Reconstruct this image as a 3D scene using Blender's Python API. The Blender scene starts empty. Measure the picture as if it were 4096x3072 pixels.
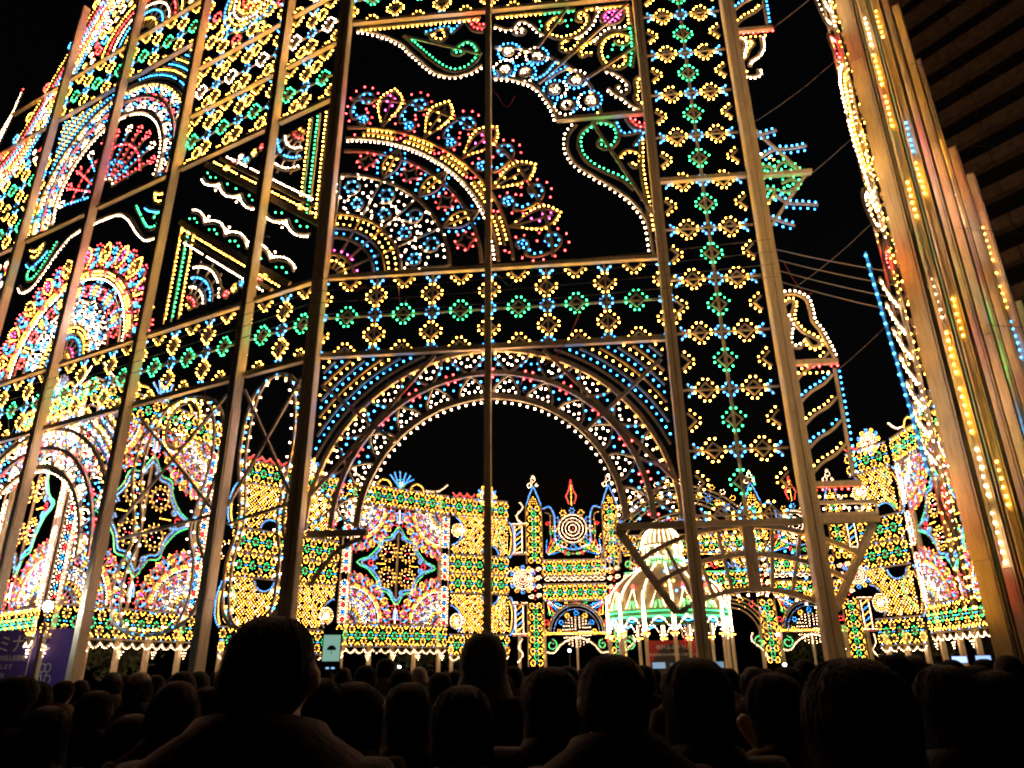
import bpy, math, random
import numpy as np
from mathutils import Vector, Matrix

RAD = math.radians
rng = random.Random(11)
sc = bpy.context.scene
COL = sc.collection

# ------------------------------------------------------------------ camera
EYE = Vector((0, 0, 1.6))
PITCH, ROLL = 0.38035, -0.0121
fw = Vector((0, math.cos(PITCH), math.sin(PITCH)))
rt = Vector((1, 0, 0)); up = rt.cross(fw)
r2 = rt * math.cos(ROLL) + up * math.sin(ROLL)
u2 = -rt * math.sin(ROLL) + up * math.cos(ROLL)
cam = bpy.data.cameras.new('camera'); cam.lens = 25.475; cam.sensor_width = 36; cam.sensor_fit = 'HORIZONTAL'
cam.clip_start = .05; cam.clip_end = 2000
co = bpy.data.objects.new('camera', cam); COL.objects.link(co)
co.matrix_world = Matrix(((r2.x, u2.x, -fw.x, EYE.x), (r2.y, u2.y, -fw.y, EYE.y), (r2.z, u2.z, -fw.z, EYE.z), (0, 0, 0, 1)))
sc.camera = co

# ------------------------------------------------------------------ night sky
w = bpy.data.worlds.new('World'); sc.world = w; w.use_nodes = True
nt = w.node_tree
sky = nt.nodes.new('ShaderNodeTexSky'); sky.sky_type = 'NISHITA'; sky.sun_disc = False
sky.sun_elevation = RAD(-2); sky.sun_rotation = RAD(200)
bg = nt.nodes['Background']; nt.links.new(sky.outputs[0], bg.inputs[0]); bg.inputs[1].default_value = .009

sc.view_settings.view_transform = 'Standard'; sc.view_settings.look = 'None'
sc.view_settings.exposure = 0; sc.view_settings.gamma = 1
cy = sc.cycles
cy.use_denoising = True; cy.max_bounces = 4; cy.diffuse_bounces = 2; cy.glossy_bounces = 2; cy.transmission_bounces = 2
cy.sample_clamp_indirect = 4; cy.caustics_reflective = False; cy.caustics_refractive = False
cy.pixel_filter_type = 'BLACKMAN_HARRIS'; cy.filter_width = 2.1
cy.use_light_tree = True; cy.use_adaptive_sampling = False
try: cy.denoising_input_passes = 'RGB_ALBEDO_NORMAL'
except Exception: pass

# ------------------------------------------------------------------ materials
MATS = {}
def mat_plain(name, col, rough=.7, bump=0, scale=20, var=.25, col2=None, stretch=(1, 1, 1), metal=0):
    if name in MATS: return MATS[name]
    m = bpy.data.materials.new(name); m.use_nodes = True; n = m.node_tree.nodes; l = m.node_tree.links
    b = n['Principled BSDF']; b.inputs['Roughness'].default_value = rough; b.inputs['Metallic'].default_value = metal
    g = n.new('ShaderNodeNewGeometry'); mp = n.new('ShaderNodeMapping'); mp.inputs['Scale'].default_value = stretch
    l.new(g.outputs['Position'], mp.inputs['Vector'])
    t = n.new('ShaderNodeTexNoise'); t.inputs['Scale'].default_value = scale; t.inputs['Detail'].default_value = 5
    l.new(mp.outputs[0], t.inputs['Vector'])
    r = n.new('ShaderNodeValToRGB')
    c2 = col2 or tuple(c * (1 - var) for c in col)
    r.color_ramp.elements[0].color = (*c2, 1); r.color_ramp.elements[1].color = (*col, 1)
    r.color_ramp.elements[0].position = .32; r.color_ramp.elements[1].position = .62
    l.new(t.outputs['Fac'], r.inputs['Fac']); l.new(r.outputs[0], b.inputs['Base Color'])
    if bump:
        bp = n.new('ShaderNodeBump'); bp.inputs['Strength'].default_value = bump; bp.inputs['Distance'].default_value = .02
        l.new(t.outputs['Fac'], bp.inputs['Height']); l.new(bp.outputs[0], b.inputs['Normal'])
    MATS[name] = m; return m
def mat_emit(name, col, st):
    if name in MATS: return MATS[name]
    m = bpy.data.materials.new(name); m.use_nodes = True; n = m.node_tree.nodes; l = m.node_tree.links
    n.clear(); e = n.new('ShaderNodeEmission'); o = n.new('ShaderNodeOutputMaterial')
    e.inputs[0].default_value = (*col, 1); e.inputs[1].default_value = st
    l.new(e.outputs[0], o.inputs[0]); MATS[name] = m; return m

GAIN = 1.0
BULB = dict(Y=((1.0, .42, .045), 54), W=((1.0, .60, .34), 50), B=((.03, .31, 1.0), 34), G=((.03, .74, .20), 26), R=((1.0, .04, .04), 42), M=((1.0, .06, .36), 36))
NAMES = dict(Y='amber', W='warm_white', B='blue', G='green', R='red', M='magenta')
for k in list(BULB): BULB[k.lower()] = (BULB[k][0], BULB[k][1] * .5); NAMES[k.lower()] = 'tired_' + NAMES[k]     # older, dimmer bulbs
BM = {k: mat_emit('bulb_' + NAMES[k], c, s * GAIN) for k, (c, s) in BULB.items()}
WOOD = mat_plain('cream_painted_board', (.74, .66, .50), .6, .25, 9, .3, stretch=(1, 1, .5))
POST = mat_plain('pale_pine_plank', (.78, .70, .46), .65, .4, 14, .3, stretch=(3, 3, .16))
POSTC = mat_plain('dark_post_core', (.10, .08, .06), .8)
WIRE = mat_plain('steel_wire', (.35, .33, .30), .4, metal=.6)
WIRER = mat_plain('red_cable', (.35, .03, .03), .5)

# ------------------------------------------------------------------ mesh helpers
def mk(name, V, F, mat=None, smooth=False):
    me = bpy.data.meshes.new(name); me.from_pydata([tuple(map(float, v)) for v in V], [], F)
    if mat: me.materials.append(mat)
    if smooth: me.polygons.foreach_set('use_smooth', [True] * len(me.polygons))
    me.update(); return me
def obj(name, me, parent=None, loc=(0, 0, 0), rot=(0, 0, 0), scale=(1, 1, 1), **props):
    o = bpy.data.objects.new(name, me); COL.objects.link(o)
    o.location = loc; o.rotation_euler = rot; o.scale = scale
    if parent: o.parent = parent
    for k, v in props.items(): o[k] = v
    return o
def thing(name, label, cat, loc=(0, 0, 0), rz=0, group=None):
    o = bpy.data.objects.new(name, None); COL.objects.link(o); o.location = loc; o.rotation_euler = (0, 0, rz)
    o.empty_display_size = .2; o['label'] = label; o['category'] = cat
    if group: o['group'] = group
    return o
def boxdata(x0, x1, y0, y1, z0, z1):
    V = [(x0, y0, z0), (x1, y0, z0), (x1, y1, z0), (x0, y1, z0), (x0, y0, z1), (x1, y0, z1), (x1, y1, z1), (x0, y1, z1)]
    return V, [(0, 3, 2, 1), (4, 5, 6, 7), (0, 1, 5, 4), (1, 2, 6, 5), (2, 3, 7, 6), (3, 0, 4, 7)]
def box(name, x0, x1, y0, y1, z0, z1, mat, parent=None, **kw):
    V, F = boxdata(x0, x1, y0, y1, z0, z1); return obj(name, mk(name, V, F, mat), parent, **kw)
def tube(name, pts, r, mat, parent=None, n=5, **kw):
    pts = [Vector(p) for p in pts]; V = []; F = []
    for i, p in enumerate(pts):
        t = (pts[min(i + 1, len(pts) - 1)] - pts[max(i - 1, 0)]).normalized()
        a = t.cross(Vector((0.31, .2, .93))).normalized(); b = t.cross(a)
        for k in range(n): V.append(p + (a * math.cos(k * 2 * math.pi / n) + b * math.sin(k * 2 * math.pi / n)) * r)
    for i in range(len(pts) - 1):
        for k in range(n): F.append((i * n + k, i * n + (k + 1) % n, (i + 1) * n + (k + 1) % n, (i + 1) * n + k))
    F.append(tuple(range(n))[::-1]); F.append(tuple((len(pts) - 1) * n + k for k in range(n)))
    return obj(name, mk(name, V, F, mat), parent, **kw)

_t = (1 + 5 ** .5) / 2
ICO_V = np.array([(-1, _t, 0), (1, _t, 0), (-1, -_t, 0), (1, -_t, 0), (0, -1, _t), (0, 1, _t), (0, -1, -_t), (0, 1, -_t), (_t, 0, -1), (_t, 0, 1), (-_t, 0, -1), (-_t, 0, 1)]); ICO_V /= np.linalg.norm(ICO_V[0])
ICO_F = np.array([(0, 11, 5), (0, 5, 1), (0, 1, 7), (0, 7, 10), (0, 10, 11), (1, 5, 9), (5, 11, 4), (11, 10, 2), (10, 7, 6), (7, 1, 8), (3, 9, 4), (3, 4, 2), (3, 2, 6), (3, 6, 8), (3, 8, 9), (4, 9, 5), (2, 4, 11), (6, 2, 10), (8, 6, 7), (9, 8, 1)])
OCT_V = np.array([(1, 0, 0), (-1, 0, 0), (0, 1, 0), (0, -1, 0), (0, 0, 1), (0, 0, -1)], float)
OCT_F = np.array([(0, 2, 4), (2, 1, 4), (1, 3, 4), (3, 0, 4), (2, 0, 5), (1, 2, 5), (3, 1, 5), (0, 3, 5)])
NB = [0]
def bulb_mesh(B, rb, hi):
    BV, BF = (ICO_V, ICO_F) if hi else (OCT_V * 1.12, OCT_F)
    Vs, Fs, Ms, keys = [], [], [], []
    off = 0
    for k in B:
        P = np.array(B[k], float).reshape(-1, 3)
        if not len(P): continue
        n = len(P); NB[0] += n
        Vs.append((P[:, None, :] + BV[None] * rb).reshape(-1, 3))
        Fs.append((BF[None] + (np.arange(n) * len(BV))[:, None, None] + off).reshape(-1, 3))
        Ms.append(np.full(n * len(BF), len(keys))); keys.append(k); off += n * len(BV)
    V = np.concatenate(Vs); F = np.concatenate(Fs); M = np.concatenate(Ms)
    me = bpy.data.meshes.new('bulb_string')
    me.vertices.add(len(V)); me.vertices.foreach_set('co', V.astype('f').ravel())
    me.loops.add(F.size); me.loops.foreach_set('vertex_index', F.astype('i').ravel())
    me.polygons.add(len(F)); me.polygons.foreach_set('loop_start', (np.arange(len(F)) * 3).astype('i'))
    for k in keys: me.materials.append(BM[k])
    me.polygons.foreach_set('material_index', M.astype('i'))
    me.update(calc_edges=True); me.validate(); return me

def A(p): return np.array(p, float).reshape(-1, 2)
def smooth(pts, n=5, closed=False):
    P = A(pts); out = []; N = len(P)
    for i in range(N if closed else N - 1):
        p0 = P[(i - 1) % N] if closed or i else P[0]; p1 = P[i]; p2 = P[(i + 1) % N]; p3 = P[(i + 2) % N] if closed or i + 2 < N else P[-1]
        for k in range(n):
            t = k / n
            out.append(.5 * ((2 * p1) + (p2 - p0) * t + (2 * p0 - 5 * p1 + 4 * p2 - p3) * t * t + (3 * p1 - p0 - 3 * p2 + p3) * t ** 3))
    if not closed: out.append(P[-1])
    return np.array(out)
def arc(c, r, a0, a1, n=None):
    n = n or max(6, int(abs(a1 - a0) / 5)); a = np.radians(np.linspace(a0, a1, n + 1))
    return np.stack([c[0] + r * np.cos(a), c[1] + r * np.sin(a)], 1)
def ring(c, r, n=16): return arc(c, r, 0, 360, n)[:-1]
def spiral(c, r, a0, turns=1.3, n=14, k=.25):
    t = np.linspace(0, 1, n); a = math.radians(a0) + t * turns * 2 * math.pi; rr = r * (1 - t * (1 - k))
    return np.stack([c[0] + rr * np.cos(a), c[1] + rr * np.sin(a)], 1)
def rotp(pts, c, deg):
    a = math.radians(deg); P = A(pts); return np.stack([c[0] + P[:, 0] * math.cos(a) - P[:, 1] * math.sin(a), c[1] + P[:, 0] * math.sin(a) + P[:, 1] * math.cos(a)], 1)
def normals(P, closed):
    if closed: T = np.roll(P, -1, 0) - np.roll(P, 1, 0)
    else: T = np.gradient(P, axis=0)
    L = np.linalg.norm(T, axis=1, keepdims=True); L[L < 1e-9] = 1; T = T / L
    return np.stack([-T[:, 1], T[:, 0]], 1)
def resample(P, sp, closed=False, inset=.5):
    Q = np.vstack([P, P[:1]]) if closed else P
    seg = np.linalg.norm(np.diff(Q, axis=0), axis=1); s = np.concatenate([[0], np.cumsum(seg)]); L = s[-1]
    n = max(1, int(round(L / sp)))
    t = (np.arange(n) + (0 if closed else inset)) * L / n if (closed or inset) else np.linspace(0, L, n + 1)
    return np.stack([np.interp(t, s, Q[:, 0]), np.interp(t, s, Q[:, 1])], 1)

class Orn:
    """one ornament: boards (local u, depth, z) and the bulbs along them"""
    def __init__(s, rb=.0235, hi=True, d=0.0, bw=1.0): s.V = []; s.F = []; s.B = {}; s.rb = rb; s.hi = hi; s.d = d; s.bw = bw
    def strip(s, P, w=.06, dep=.05, closed=False, d=None):
        P = A(P); w = w * s.bw; d = s.d if d is None else d
        N = normals(P, closed); b = len(s.V); n = len(P); h = w / 2; e = dep / 2
        for p, q in zip(P, N):
            s.V += [(p[0] + q[0] * h, d - e, p[1] + q[1] * h), (p[0] - q[0] * h, d - e, p[1] - q[1] * h), (p[0] - q[0] * h, d + e, p[1] - q[1] * h), (p[0] + q[0] * h, d + e, p[1] + q[1] * h)]
        for i in range(n if closed else n - 1):
            j = (i + 1) % n
            for k in range(4): s.F.append((b + i * 4 + k, b + i * 4 + (k + 1) % 4, b + j * 4 + (k + 1) % 4, b + j * 4 + k))
        if not closed: s.F.append((b + 3, b + 2, b + 1, b)); s.F.append(tuple(b + (n - 1) * 4 + k for k in range(4)))
    def dots(s, P, col, d=None):
        P = A(P); d = s.d if d is None else d
        for p in P:
            if rng.random() < .012: continue
            s.B.setdefault(col.lower() if rng.random() < .22 else col, []).append((p[0] + rng.uniform(-.006, .006), d - .01 + rng.uniform(-.012, .012), p[1] + rng.uniform(-.006, .006)))
    def line(s, P, col=None, sp=.15, off=.07, w=.06, closed=False, col2=None, board=True):
        P = A(P)
        if board: s.strip(P, w, closed=closed)
        if col:
            Q = P + normals(P, closed) * off; Q = resample(Q, sp, closed)
            if col2: s.dots(Q[::2], col); s.dots(Q[1::2], col2)
            else: s.dots(Q, col)
    def build(s, name, parent, loc=(0, 0, 0), mat=None, bulbname='bulb_string'):
        o = None
        if s.V: o = obj(name, mk(name, s.V, s.F, mat or WOOD), parent, loc)
        if any(len(v) for v in s.B.values()):
            me = bulb_mesh(s.B, s.rb, s.hi)
            if o: obj(bulbname, me, o, kind='stuff')
            else: o = obj(name, me, parent, loc, kind='stuff')
        return o
class Proto:
    """shared meshes of an ornament that is placed many times, in a few variants"""
    def __init__(s, make, name, nvar=4):
        s.name = name; os_ = [make() for _ in range(nvar)]; s.B = [o.B for o in os_]
        s.me = mk(name, os_[0].V, os_[0].F, WOOD); s.bm = [bulb_mesh(o.B, o.rb, o.hi) for o in os_]
    def put(s, parent, u, z, rot=0, d=0, indiv=False, sc_=1):
        o = obj(s.name, s.me, parent, (u + rng.uniform(-.015, .015), d, z + rng.uniform(-.015, .015)), (0, -RAD(rot + rng.uniform(-2.5, 2.5)), 0), (sc_,) * 3)
        v = rng.randrange(len(s.bm))
        if indiv:
            for k in s.B[v]:
                for p in s.B[v][k]: obj('bulb', BULBMESH[k], o, p)
        else: obj('bulb_string', s.bm[v], o, kind='stuff')
        return o
BULBMESH = {k: bulb_mesh({k: [(0, 0, 0)]}, .0235, True) for k in BULB}
def parts_maker(parent, rb=.0235, hi=True, d=0):
    made = []
    def new(name):
        o = Orn(rb, hi, d); made.append((name, o)); return o
    def flush():
        for n, o in made: o.build(n, parent)
        made.clear()
    return new, flush

# ------------------------------------------------------------------ diamond motifs
def diamond_pts(k=1.0):
    P = []
    for a, b in ((.068, .30), (.175, .185), (.285, .07)):
        P += [(a * k, b * k), (-a * k, b * k), (a * k, -b * k), (-a * k, -b * k)]
    return P
def o_diamond(col):
    o = Orn(); o.strip([(.2, 0), (0, .2), (-.2, 0), (0, -.2)], .055, .05, True); o.dots(diamond_pts(), col); return o
def o_half(col):
    o = Orn(); o.strip([(-.21, 0), (0, -.2), (.21, 0)], .055)
    o.dots([(.068, -.30), (-.068, -.30), (.175, -.185), (-.175, -.185), (.285, -.07), (-.285, -.07)], col); return o
def o_joint(half=False):
    o = Orn(.0225)
    for sx in (-1, 1):
        for sz in ((1,) if half else (-1, 1)):
            o.strip(np.array(arc((.2 * sx, .2 * sz), .15, 180 if sx > 0 else 0, (180 + 90 if sz > 0 else 90) if sx > 0 else (-90 if sz > 0 else 90), 4)), .035)
            o.dots([(.17 * sx, .075 * sz), (.085 * sx, .17 * sz)], 'B')
    return o
D_G = Proto(lambda: o_diamond('G'), 'diamond'); D_Y = Proto(lambda: o_diamond('Y'), 'diamond', 6); D_W = Proto(lambda: o_diamond('W'), 'diamond')
H_Y = Proto(lambda: o_half('Y'), 'half_diamond'); J_B = Proto(lambda: o_joint(), 'cross_joint'); JH_B = Proto(lambda: o_joint(True), 'cross_joint')
MOD = 1.64
def bar(parent, a, b, w=.06, dep=.06, d=0, name='bar'):
    o = Orn(d=d); o.strip([a, b], w, dep); return o.build(name, parent)
def beam(parent, u0, u1, z, h=.17, d=-.12, dep=.16):
    h *= .75
    o = box('beam', u0, u1, d - dep / 2, d + dep / 2, z - h / 2, z + h / 2, POST, parent)
    return o
def band(parent, u0, n, z0, first=True, last=True, indiv=False, yc=D_Y, gc=D_G):
    """horizontal band, 2.5 m high: yellow diamond columns, green diamonds between"""
    zc = z0 + 1.25
    bar(parent, (u0 - (.1 if first else 0), zc), (u0 + n * MOD + .1, zc), .05, .05, .03)
    for i in range(n + 1):
        u = u0 + i * MOD
        if (i == 0 and not first) or (i == n and not last): continue
        bar(parent, (u, z0 + .08), (u, z0 + 2.42), .05, .05, .0)
        for s_ in (-.6, .6): yc.put(parent, u, zc + s_, indiv=indiv)
        J_B.put(parent, u, zc); JH_B.put(parent, u, z0 + .08); JH_B.put(parent, u, z0 + 2.42, 180)
    for i in range(n):
        u = u0 + (i + .5) * MOD
        gc.put(parent, u, zc, indiv=indiv); H_Y.put(parent, u, z0 + 2.40); H_Y.put(parent, u, z0 + .1, 180)
def column(parent, uc, z0, n, hw=1.3):
    """vertical panel: green diamonds on the axis, yellow pairs between them"""
    bar(parent, (uc, z0), (uc, z0 + n * MOD), .07, .06, .02)
    for i in range(n + 1):
        z = z0 + i * MOD
        bar(parent, (uc - hw, z), (uc + hw, z), .05, .05, -.03)
        for s_ in (-.6, .6): D_Y.put(parent, uc + s_, z)
        J_B.put(parent, uc, z); JH_B.put(parent, uc - hw + .08, z, -90); JH_B.put(parent, uc + hw - .08, z, 90)
    for i in range(n):
        z = z0 + (i + .5) * MOD
        D_G.put(parent, uc, z); H_Y.put(parent, uc + hw - .08, z, -90); H_Y.put(parent, uc - hw + .08, z, 90)

# ------------------------------------------------------------------ posts of planks
PLANKM = mk('plank', *boxdata(-.5, .5, -.5, .5, 0, 1), POST)
def post(parent, u, ztop, w=.4, dep=.45, d0=-.12, two=True):
    """timber post; d0 is the face next to the ornament plane, it stands on the camera side of it"""
    dm = d0 - dep / 2
    core = box('post', -w / 2 + .04, w / 2 - .04, -dep / 2 + .04, dep / 2 - .04, 0, ztop - .1, POSTC, parent, loc=(u, dm, 0))
    cols = [(-w / 4, -dep / 2 + .018, w / 2 - .02, .036), (w / 4, -dep / 2 + .018, w / 2 - .02, .036)] if two else [(0, -dep / 2 + .018, w, .036)]
    cols += [(-w / 2 + .018, .02, .036, dep - .05), (w / 2 - .018, .02, .036, dep - .05)]
    if dep > .6: cols = cols[:-2] + [(s_ * (w / 2 - .018), q * dep / 4 + .02, .036, dep / 2 - .04) for s_ in (-1, 1) for q in (-1, 1)]
    for cx, cy_, cw, cd in cols:
        z = 0
        while z < ztop - .3:
            L = min(rng.uniform(3.2, 6.5), ztop - z)
            if ztop - z - L < 1: L = ztop - z
            obj('plank', PLANKM, core, (cx + rng.uniform(-.008, .008), cy_ + rng.uniform(-.008, .008), z), scale=(cw, cd, L - .012))
            z += L
    return core

# ------------------------------------------------------------------ fan and arch
def fan(new, c, a0, a1, s=1.0, sp=.15, rings=True):
    """quarter or half rosette round c between the angles a0 and a1 (degrees)"""
    P = lambda r, a: (c[0] + r * s * math.cos(math.radians(a)), c[1] + r * s * math.sin(math.radians(a)))
    cnt = max(1, round((a1 - a0) / 16.36)); pit = (a1 - a0) / (cnt + .5) if cnt > 1 else 16.36
    mid = (a0 + a1) / 2; ang = [mid + (i - (cnt - 1) / 2) * pit for i in range(cnt)]
    o = new('arc_board')
    for r, w_ in ((.78, .07), (1.37, .07), (1.70, .06), (2.2, .08), (3.64, .1), (4.57, .1), (5.07, .09), (5.5, .08), (6.66, .1)):
        o.strip(arc(c, r * s, a0, a1), w_ * max(s, .5), .07)
        if r in (.78,): o.dots(resample(arc(c, (r + .12) * s, a0, a1), sp * 1.6), 'M'); o.dots(resample(arc(c, (r - .22) * s, a0, a1), sp), 'Y')
        if r == 1.37: o.dots(resample(arc(c, 1.5 * s, a0, a1), sp * 1.5), 'B')
        if r == 1.70: o.dots(resample(arc(c, 1.84 * s, a0, a1), sp * 1.3), 'Y')
        if r == 2.2: o.dots(resample(arc(c, 2.06 * s, a0, a1), sp * 1.3, inset=0.2), 'Y')
        if r == 5.07: o.dots(resample(arc(c, 4.95 * s, a0, a1), sp), 'W')
    n2 = max(1, round((a1 - a0) / 22.5))
    for i in range(n2 + 1):
        a = a0 + i * (a1 - a0) / n2
        am = a + (a1 - a0) / n2 / 2
        o = new('spoke'); o.strip([P(.3, a), P(3.6, a)], .05 * max(s, .5), .05)
        if i < n2:
            o = new('scroll')
            for rr, dt, rad in ((2.62, -3, .25), (3.2, 4, .32)):
                q = P(rr, am + dt); o.strip(spiral(q, rad * s, am + 180, 1.15, 12, .35), .06 * max(s, .6))
                o.dots(ring(q, rad * .62 * s, 6 if s > .6 else 4), 'B')
                o.dots(ring(q, (rad + .16) * s, 11 if s > .6 else 7), 'W')
            o.dots([P(2.4, am - 6), P(2.4, am + 4), P(2.95, am - 8), P(3.5, am - 6), P(3.52, am + 1)], 'W')
            # red star between leaves
            o = new('star'); q = P(4.2, am); st = [((.30 if k % 2 == 0 else .15) * s * math.cos(k * math.pi / 4 + math.radians(am)), (.30 if k % 2 == 0 else .15) * s * math.sin(k * math.pi / 4 + math.radians(am))) for k in range(8)]
            o.strip(np.array(st) + q, .05 * max(s, .6), closed=True); o.dots(ring(q, .31 * s, 8 if s > .6 else 5), 'R')
        if 0 < i < n2 or (a1 - a0 > 100 and i not in (0, n2)) or s < .6:
            o = new('leaf')
            lens = np.vstack([np.stack([np.linspace(3.7, 4.9, 9) * s, np.sin(np.linspace(0, math.pi, 9)) * .27 * s], 1), np.stack([np.linspace(4.9, 3.7, 9)[1:-1] * s, -np.sin(np.linspace(0, math.pi, 9))[1:-1] * .27 * s], 1)])
            o.strip(rotp(lens, c, a), .05 * max(s, .6), closed=True); o.strip([P(3.7, a), P(4.8, a)], .04 * max(s, .6))
            o.dots(rotp([(r * s, q * s) for r in ((4.05, 4.25, 4.5) if s > .6 else (4.1, 4.45)) for q in (-.11, .11)], c, a), 'Y')
            for q in (-1, 1):
                t = np.linspace(.1, .9, 6 if s > .6 else 4); o.dots(rotp(np.stack([(3.7 + 1.2 * t) * s, q * (np.sin(t * math.pi) * .27 + .16) * s], 1), c, a), 'B')
    # the scalloped ring
    o = new('scallop_ring')
    for a in ang:
        o.strip(arc(c, 5.3 * s, a - 6, a + 6, 6), .06 * max(s, .5))
        o.dots(resample(arc(c, 5.18 * s, a - 6.2, a + 6.2), sp), 'Y'); o.dots(resample(arc(c, 5.38 * s, a - 5, a + 5), sp), 'Y')
        o.dots([P(5.28, a - 8.2), P(5.4, a - 9), P(5.2, a + 8.6)], 'R')
    for i, a in enumerate(ang):
        tear = (i % 2 == (cnt // 2) % 2)
        o = new('teardrop' if tear else 'arrow_leaf')
        t = np.linspace(0, 1, 12); prof = .40 * np.sin(t ** 1.5 * math.pi) ** .8
        up_ = np.stack([(5.52 + 1.55 * t) * s, prof * s], 1); dn = up_[::-1] * [1, -1]
        loop = np.vstack([up_, dn[1:-1]])
        o.strip(rotp(loop * [1, .8], c, a), .05 * max(s, .6), closed=True); o.strip([P(5.55, a), P(6.9, a)], .04 * max(s, .6))
        Q = rotp(np.vstack([up_[1:], dn[:-1]]) * [1, 1.0] + [.06 * s, 0], c, a)
        o.dots(resample(Q, sp * .95), 'Y')
        if tear: o.dots(rotp([(6.25 * s, 0.07 * s), (6.45 * s, -.1 * s), (6.6 * s, .12 * s), (6.75 * s, -.1 * s), (6.85 * s, .08 * s)], c, a), 'M')
        else: o.dots(rotp([(6.1 * s, .1 * s), (6.35 * s, -.1 * s), (6.6 * s, .1 * s)], c, a), 'Y')
    for i in range(cnt + 1):
        a = ang[0] - pit / 2 + i * pit
        sg = 1 if a < mid else -1
        o = new('scroll')
        path = smooth(rotp(np.array([(5.72, -.05), (5.62, .13), (5.8, .27), (5.98, .15), (5.95, -.05), (5.85, -.25), (6.1, -.38), (6.4, -.36), (6.75, -.25), (6.95, .05), (6.8, .3), (6.55, .28), (6.5, .08), (6.62, 0)]) * [s, s * sg], c, a), 3)
        o.strip(path, .07 * max(s, .55))
        q1 = rotp([(5.8 * s, .1 * sg * s)], c, a)[0]; q2 = rotp([(6.68 * s, .06 * sg * s)], c, a)[0]
        o.dots(ring(q1, .13 * s, 5 if s > .6 else 3), 'B'); o.dots([q1], 'B'); o.dots(ring(q2, .2 * s, 6 if s > .6 else 4), 'B')
        o.dots(rotp([(6.12 * s, -.28 * sg * s), (6.3 * s, -.27 * sg * s), (6.0 * s, -.15 * sg * s)], c, a), 'B')
        q3 = rotp(np.array([(5.65, .36), (5.9, .38), (6.1, .2), (6.25, .12), (6.35, .38), (6.6, .48), (6.9, .42), (7.12, .2), (7.15, -.08), (7.0, -.34), (6.7, -.48), (6.35, -.52), (6.05, -.52), (5.75, -.36)]) * [s, sg * s], c, a)
        o.dots(q3 if s > .6 else q3[::2], 'R')

def arch(new, c, r=3.35, a0=0, a1=180, spandrel=None, rb_=None):
    """arch ring with petals; spandrel = (u0, u1, ztop) fills the corners with striped arcs"""
    P = lambda q, a: (c[0] + q * math.cos(math.radians(a)), c[1] + q * math.sin(math.radians(a)))
    o = new('arch_ring'); o.strip(arc(c, r + .05, a0, a1, 60), .15, .1); o.dots(resample(arc(c, r - .12, a0, a1, 90), .205), 'W')
    o = new('arch_ring'); o.strip(arc(c, r + .72, a0, a1, 60), .13, .1, d=-.05)
    o = new('arch_ring'); o.strip(arc(c, r + 1.42, a0, a1, 60), .12, .1); o.dots(resample(arc(c, r + 1.30, a0, a1, 90), .33), 'Y')
    k = a0 + 7.5
    while k < a1:
        o = new('petal')
        o.strip(smooth([P(r + .1, k - 6), P(r + .3, k - 5.2), P(r + .5, k - 3), P(r + .70, k)], 3), .06); o.strip(smooth([P(r + .1, k + 6), P(r + .3, k + 5.2), P(r + .5, k + 3), P(r + .70, k)], 3), .06)
        o.dots([P(r + .5, k - .8), P(r + .46, k + 1), P(r + .32, k - 2.8), P(r + .32, k + 2.8), P(r + .2, k - 4), P(r + .2, k + 4), P(r + .22, k - 1.2), P(r + .22, k + 1.2)], 'W')
        o = new('petal')
        o.strip(smooth([P(r + 1.36, k - 6), P(r + 1.14, k - 5), P(r + .95, k - 2.8), P(r + .75, k)], 3), .06); o.strip(smooth([P(r + 1.36, k + 6), P(r + 1.14, k + 5), P(r + .95, k + 2.8), P(r + .75, k)], 3), .06)
        o.dots([P(r + .98, k - .7), P(r + 1.0, k + .7), P(r + 1.12, k - 2.4), P(r + 1.12, k + 2.4), P(r + 1.22, k - 4.2), P(r + 1.22, k + 4.2), P(r + 1.2, k)], 'W')
        k += 15
    k = a0
    while k < a1 + 1:
        o = new('lamp_cluster')
        ks = [x for x in (-1.4, 1.4) if a0 <= k + x <= a1]
        o.dots([P(r + .72 + q, k + x) for x in ks for q in (-.11, .13)], 'R')
        o.dots([P(r + .72 + q, k + x) for x, q in ((0, .36), (0, -.34), (-3.4, .26), (3.4, .26), (-3.4, -.22), (3.4, -.22), (-2.2, .42), (2.2, .42), (-4.4, .03), (4.4, .03)) if a0 <= k + x <= a1], 'B')
        k += 15
    if spandrel:
        u0, u1, zt = spandrel
        for q in range(7):
            rr = r + 1.66 + q * .27
            for side in (0, 1):
                o = new('stripe_arc')
                al = np.linspace(0, 90, 91) if side == 0 else np.linspace(180, 90, 91)
                pts = np.array([P(rr, t) for t in al]); ok = (pts[:, 0] > u0 + .08) & (pts[:, 0] < u1 - .08) & (pts[:, 1] < zt - .1)
                if ok.sum() < 3: continue
                pts = pts[ok]; o.strip(pts, .055); b = resample(pts * 1.0 + (pts - A(c)) / rr * .13, .21, inset=.5 if q % 2 else .15)
                b = b[(b[:, 0] > u0 + .05) & (b[:, 0] < u1 - .05) & (b[:, 1] < zt - .1)]
                o.dots(b, 'B' if q % 2 == 0 else 'Y')

def polyline_part(new, name, pts, col=None, sp=.15, off=.08, w=.07, sm=True, closed=False, col2=None, board=True):
    o = new(name); o.line(smooth(pts, 5, closed) if sm else A(pts), col, sp, off, w, closed, col2, board); return o
def root_of(o, yaw): return (o[0], o[1], 0), yaw

# ------------------------------------------------------------------ ground
GROUND = mat_plain('asphalt', (.055, .05, .047), .75, .3, 30, .4)
box('ground', -300, 300, -60, 500, -.5, 0, GROUND, kind='structure')

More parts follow.
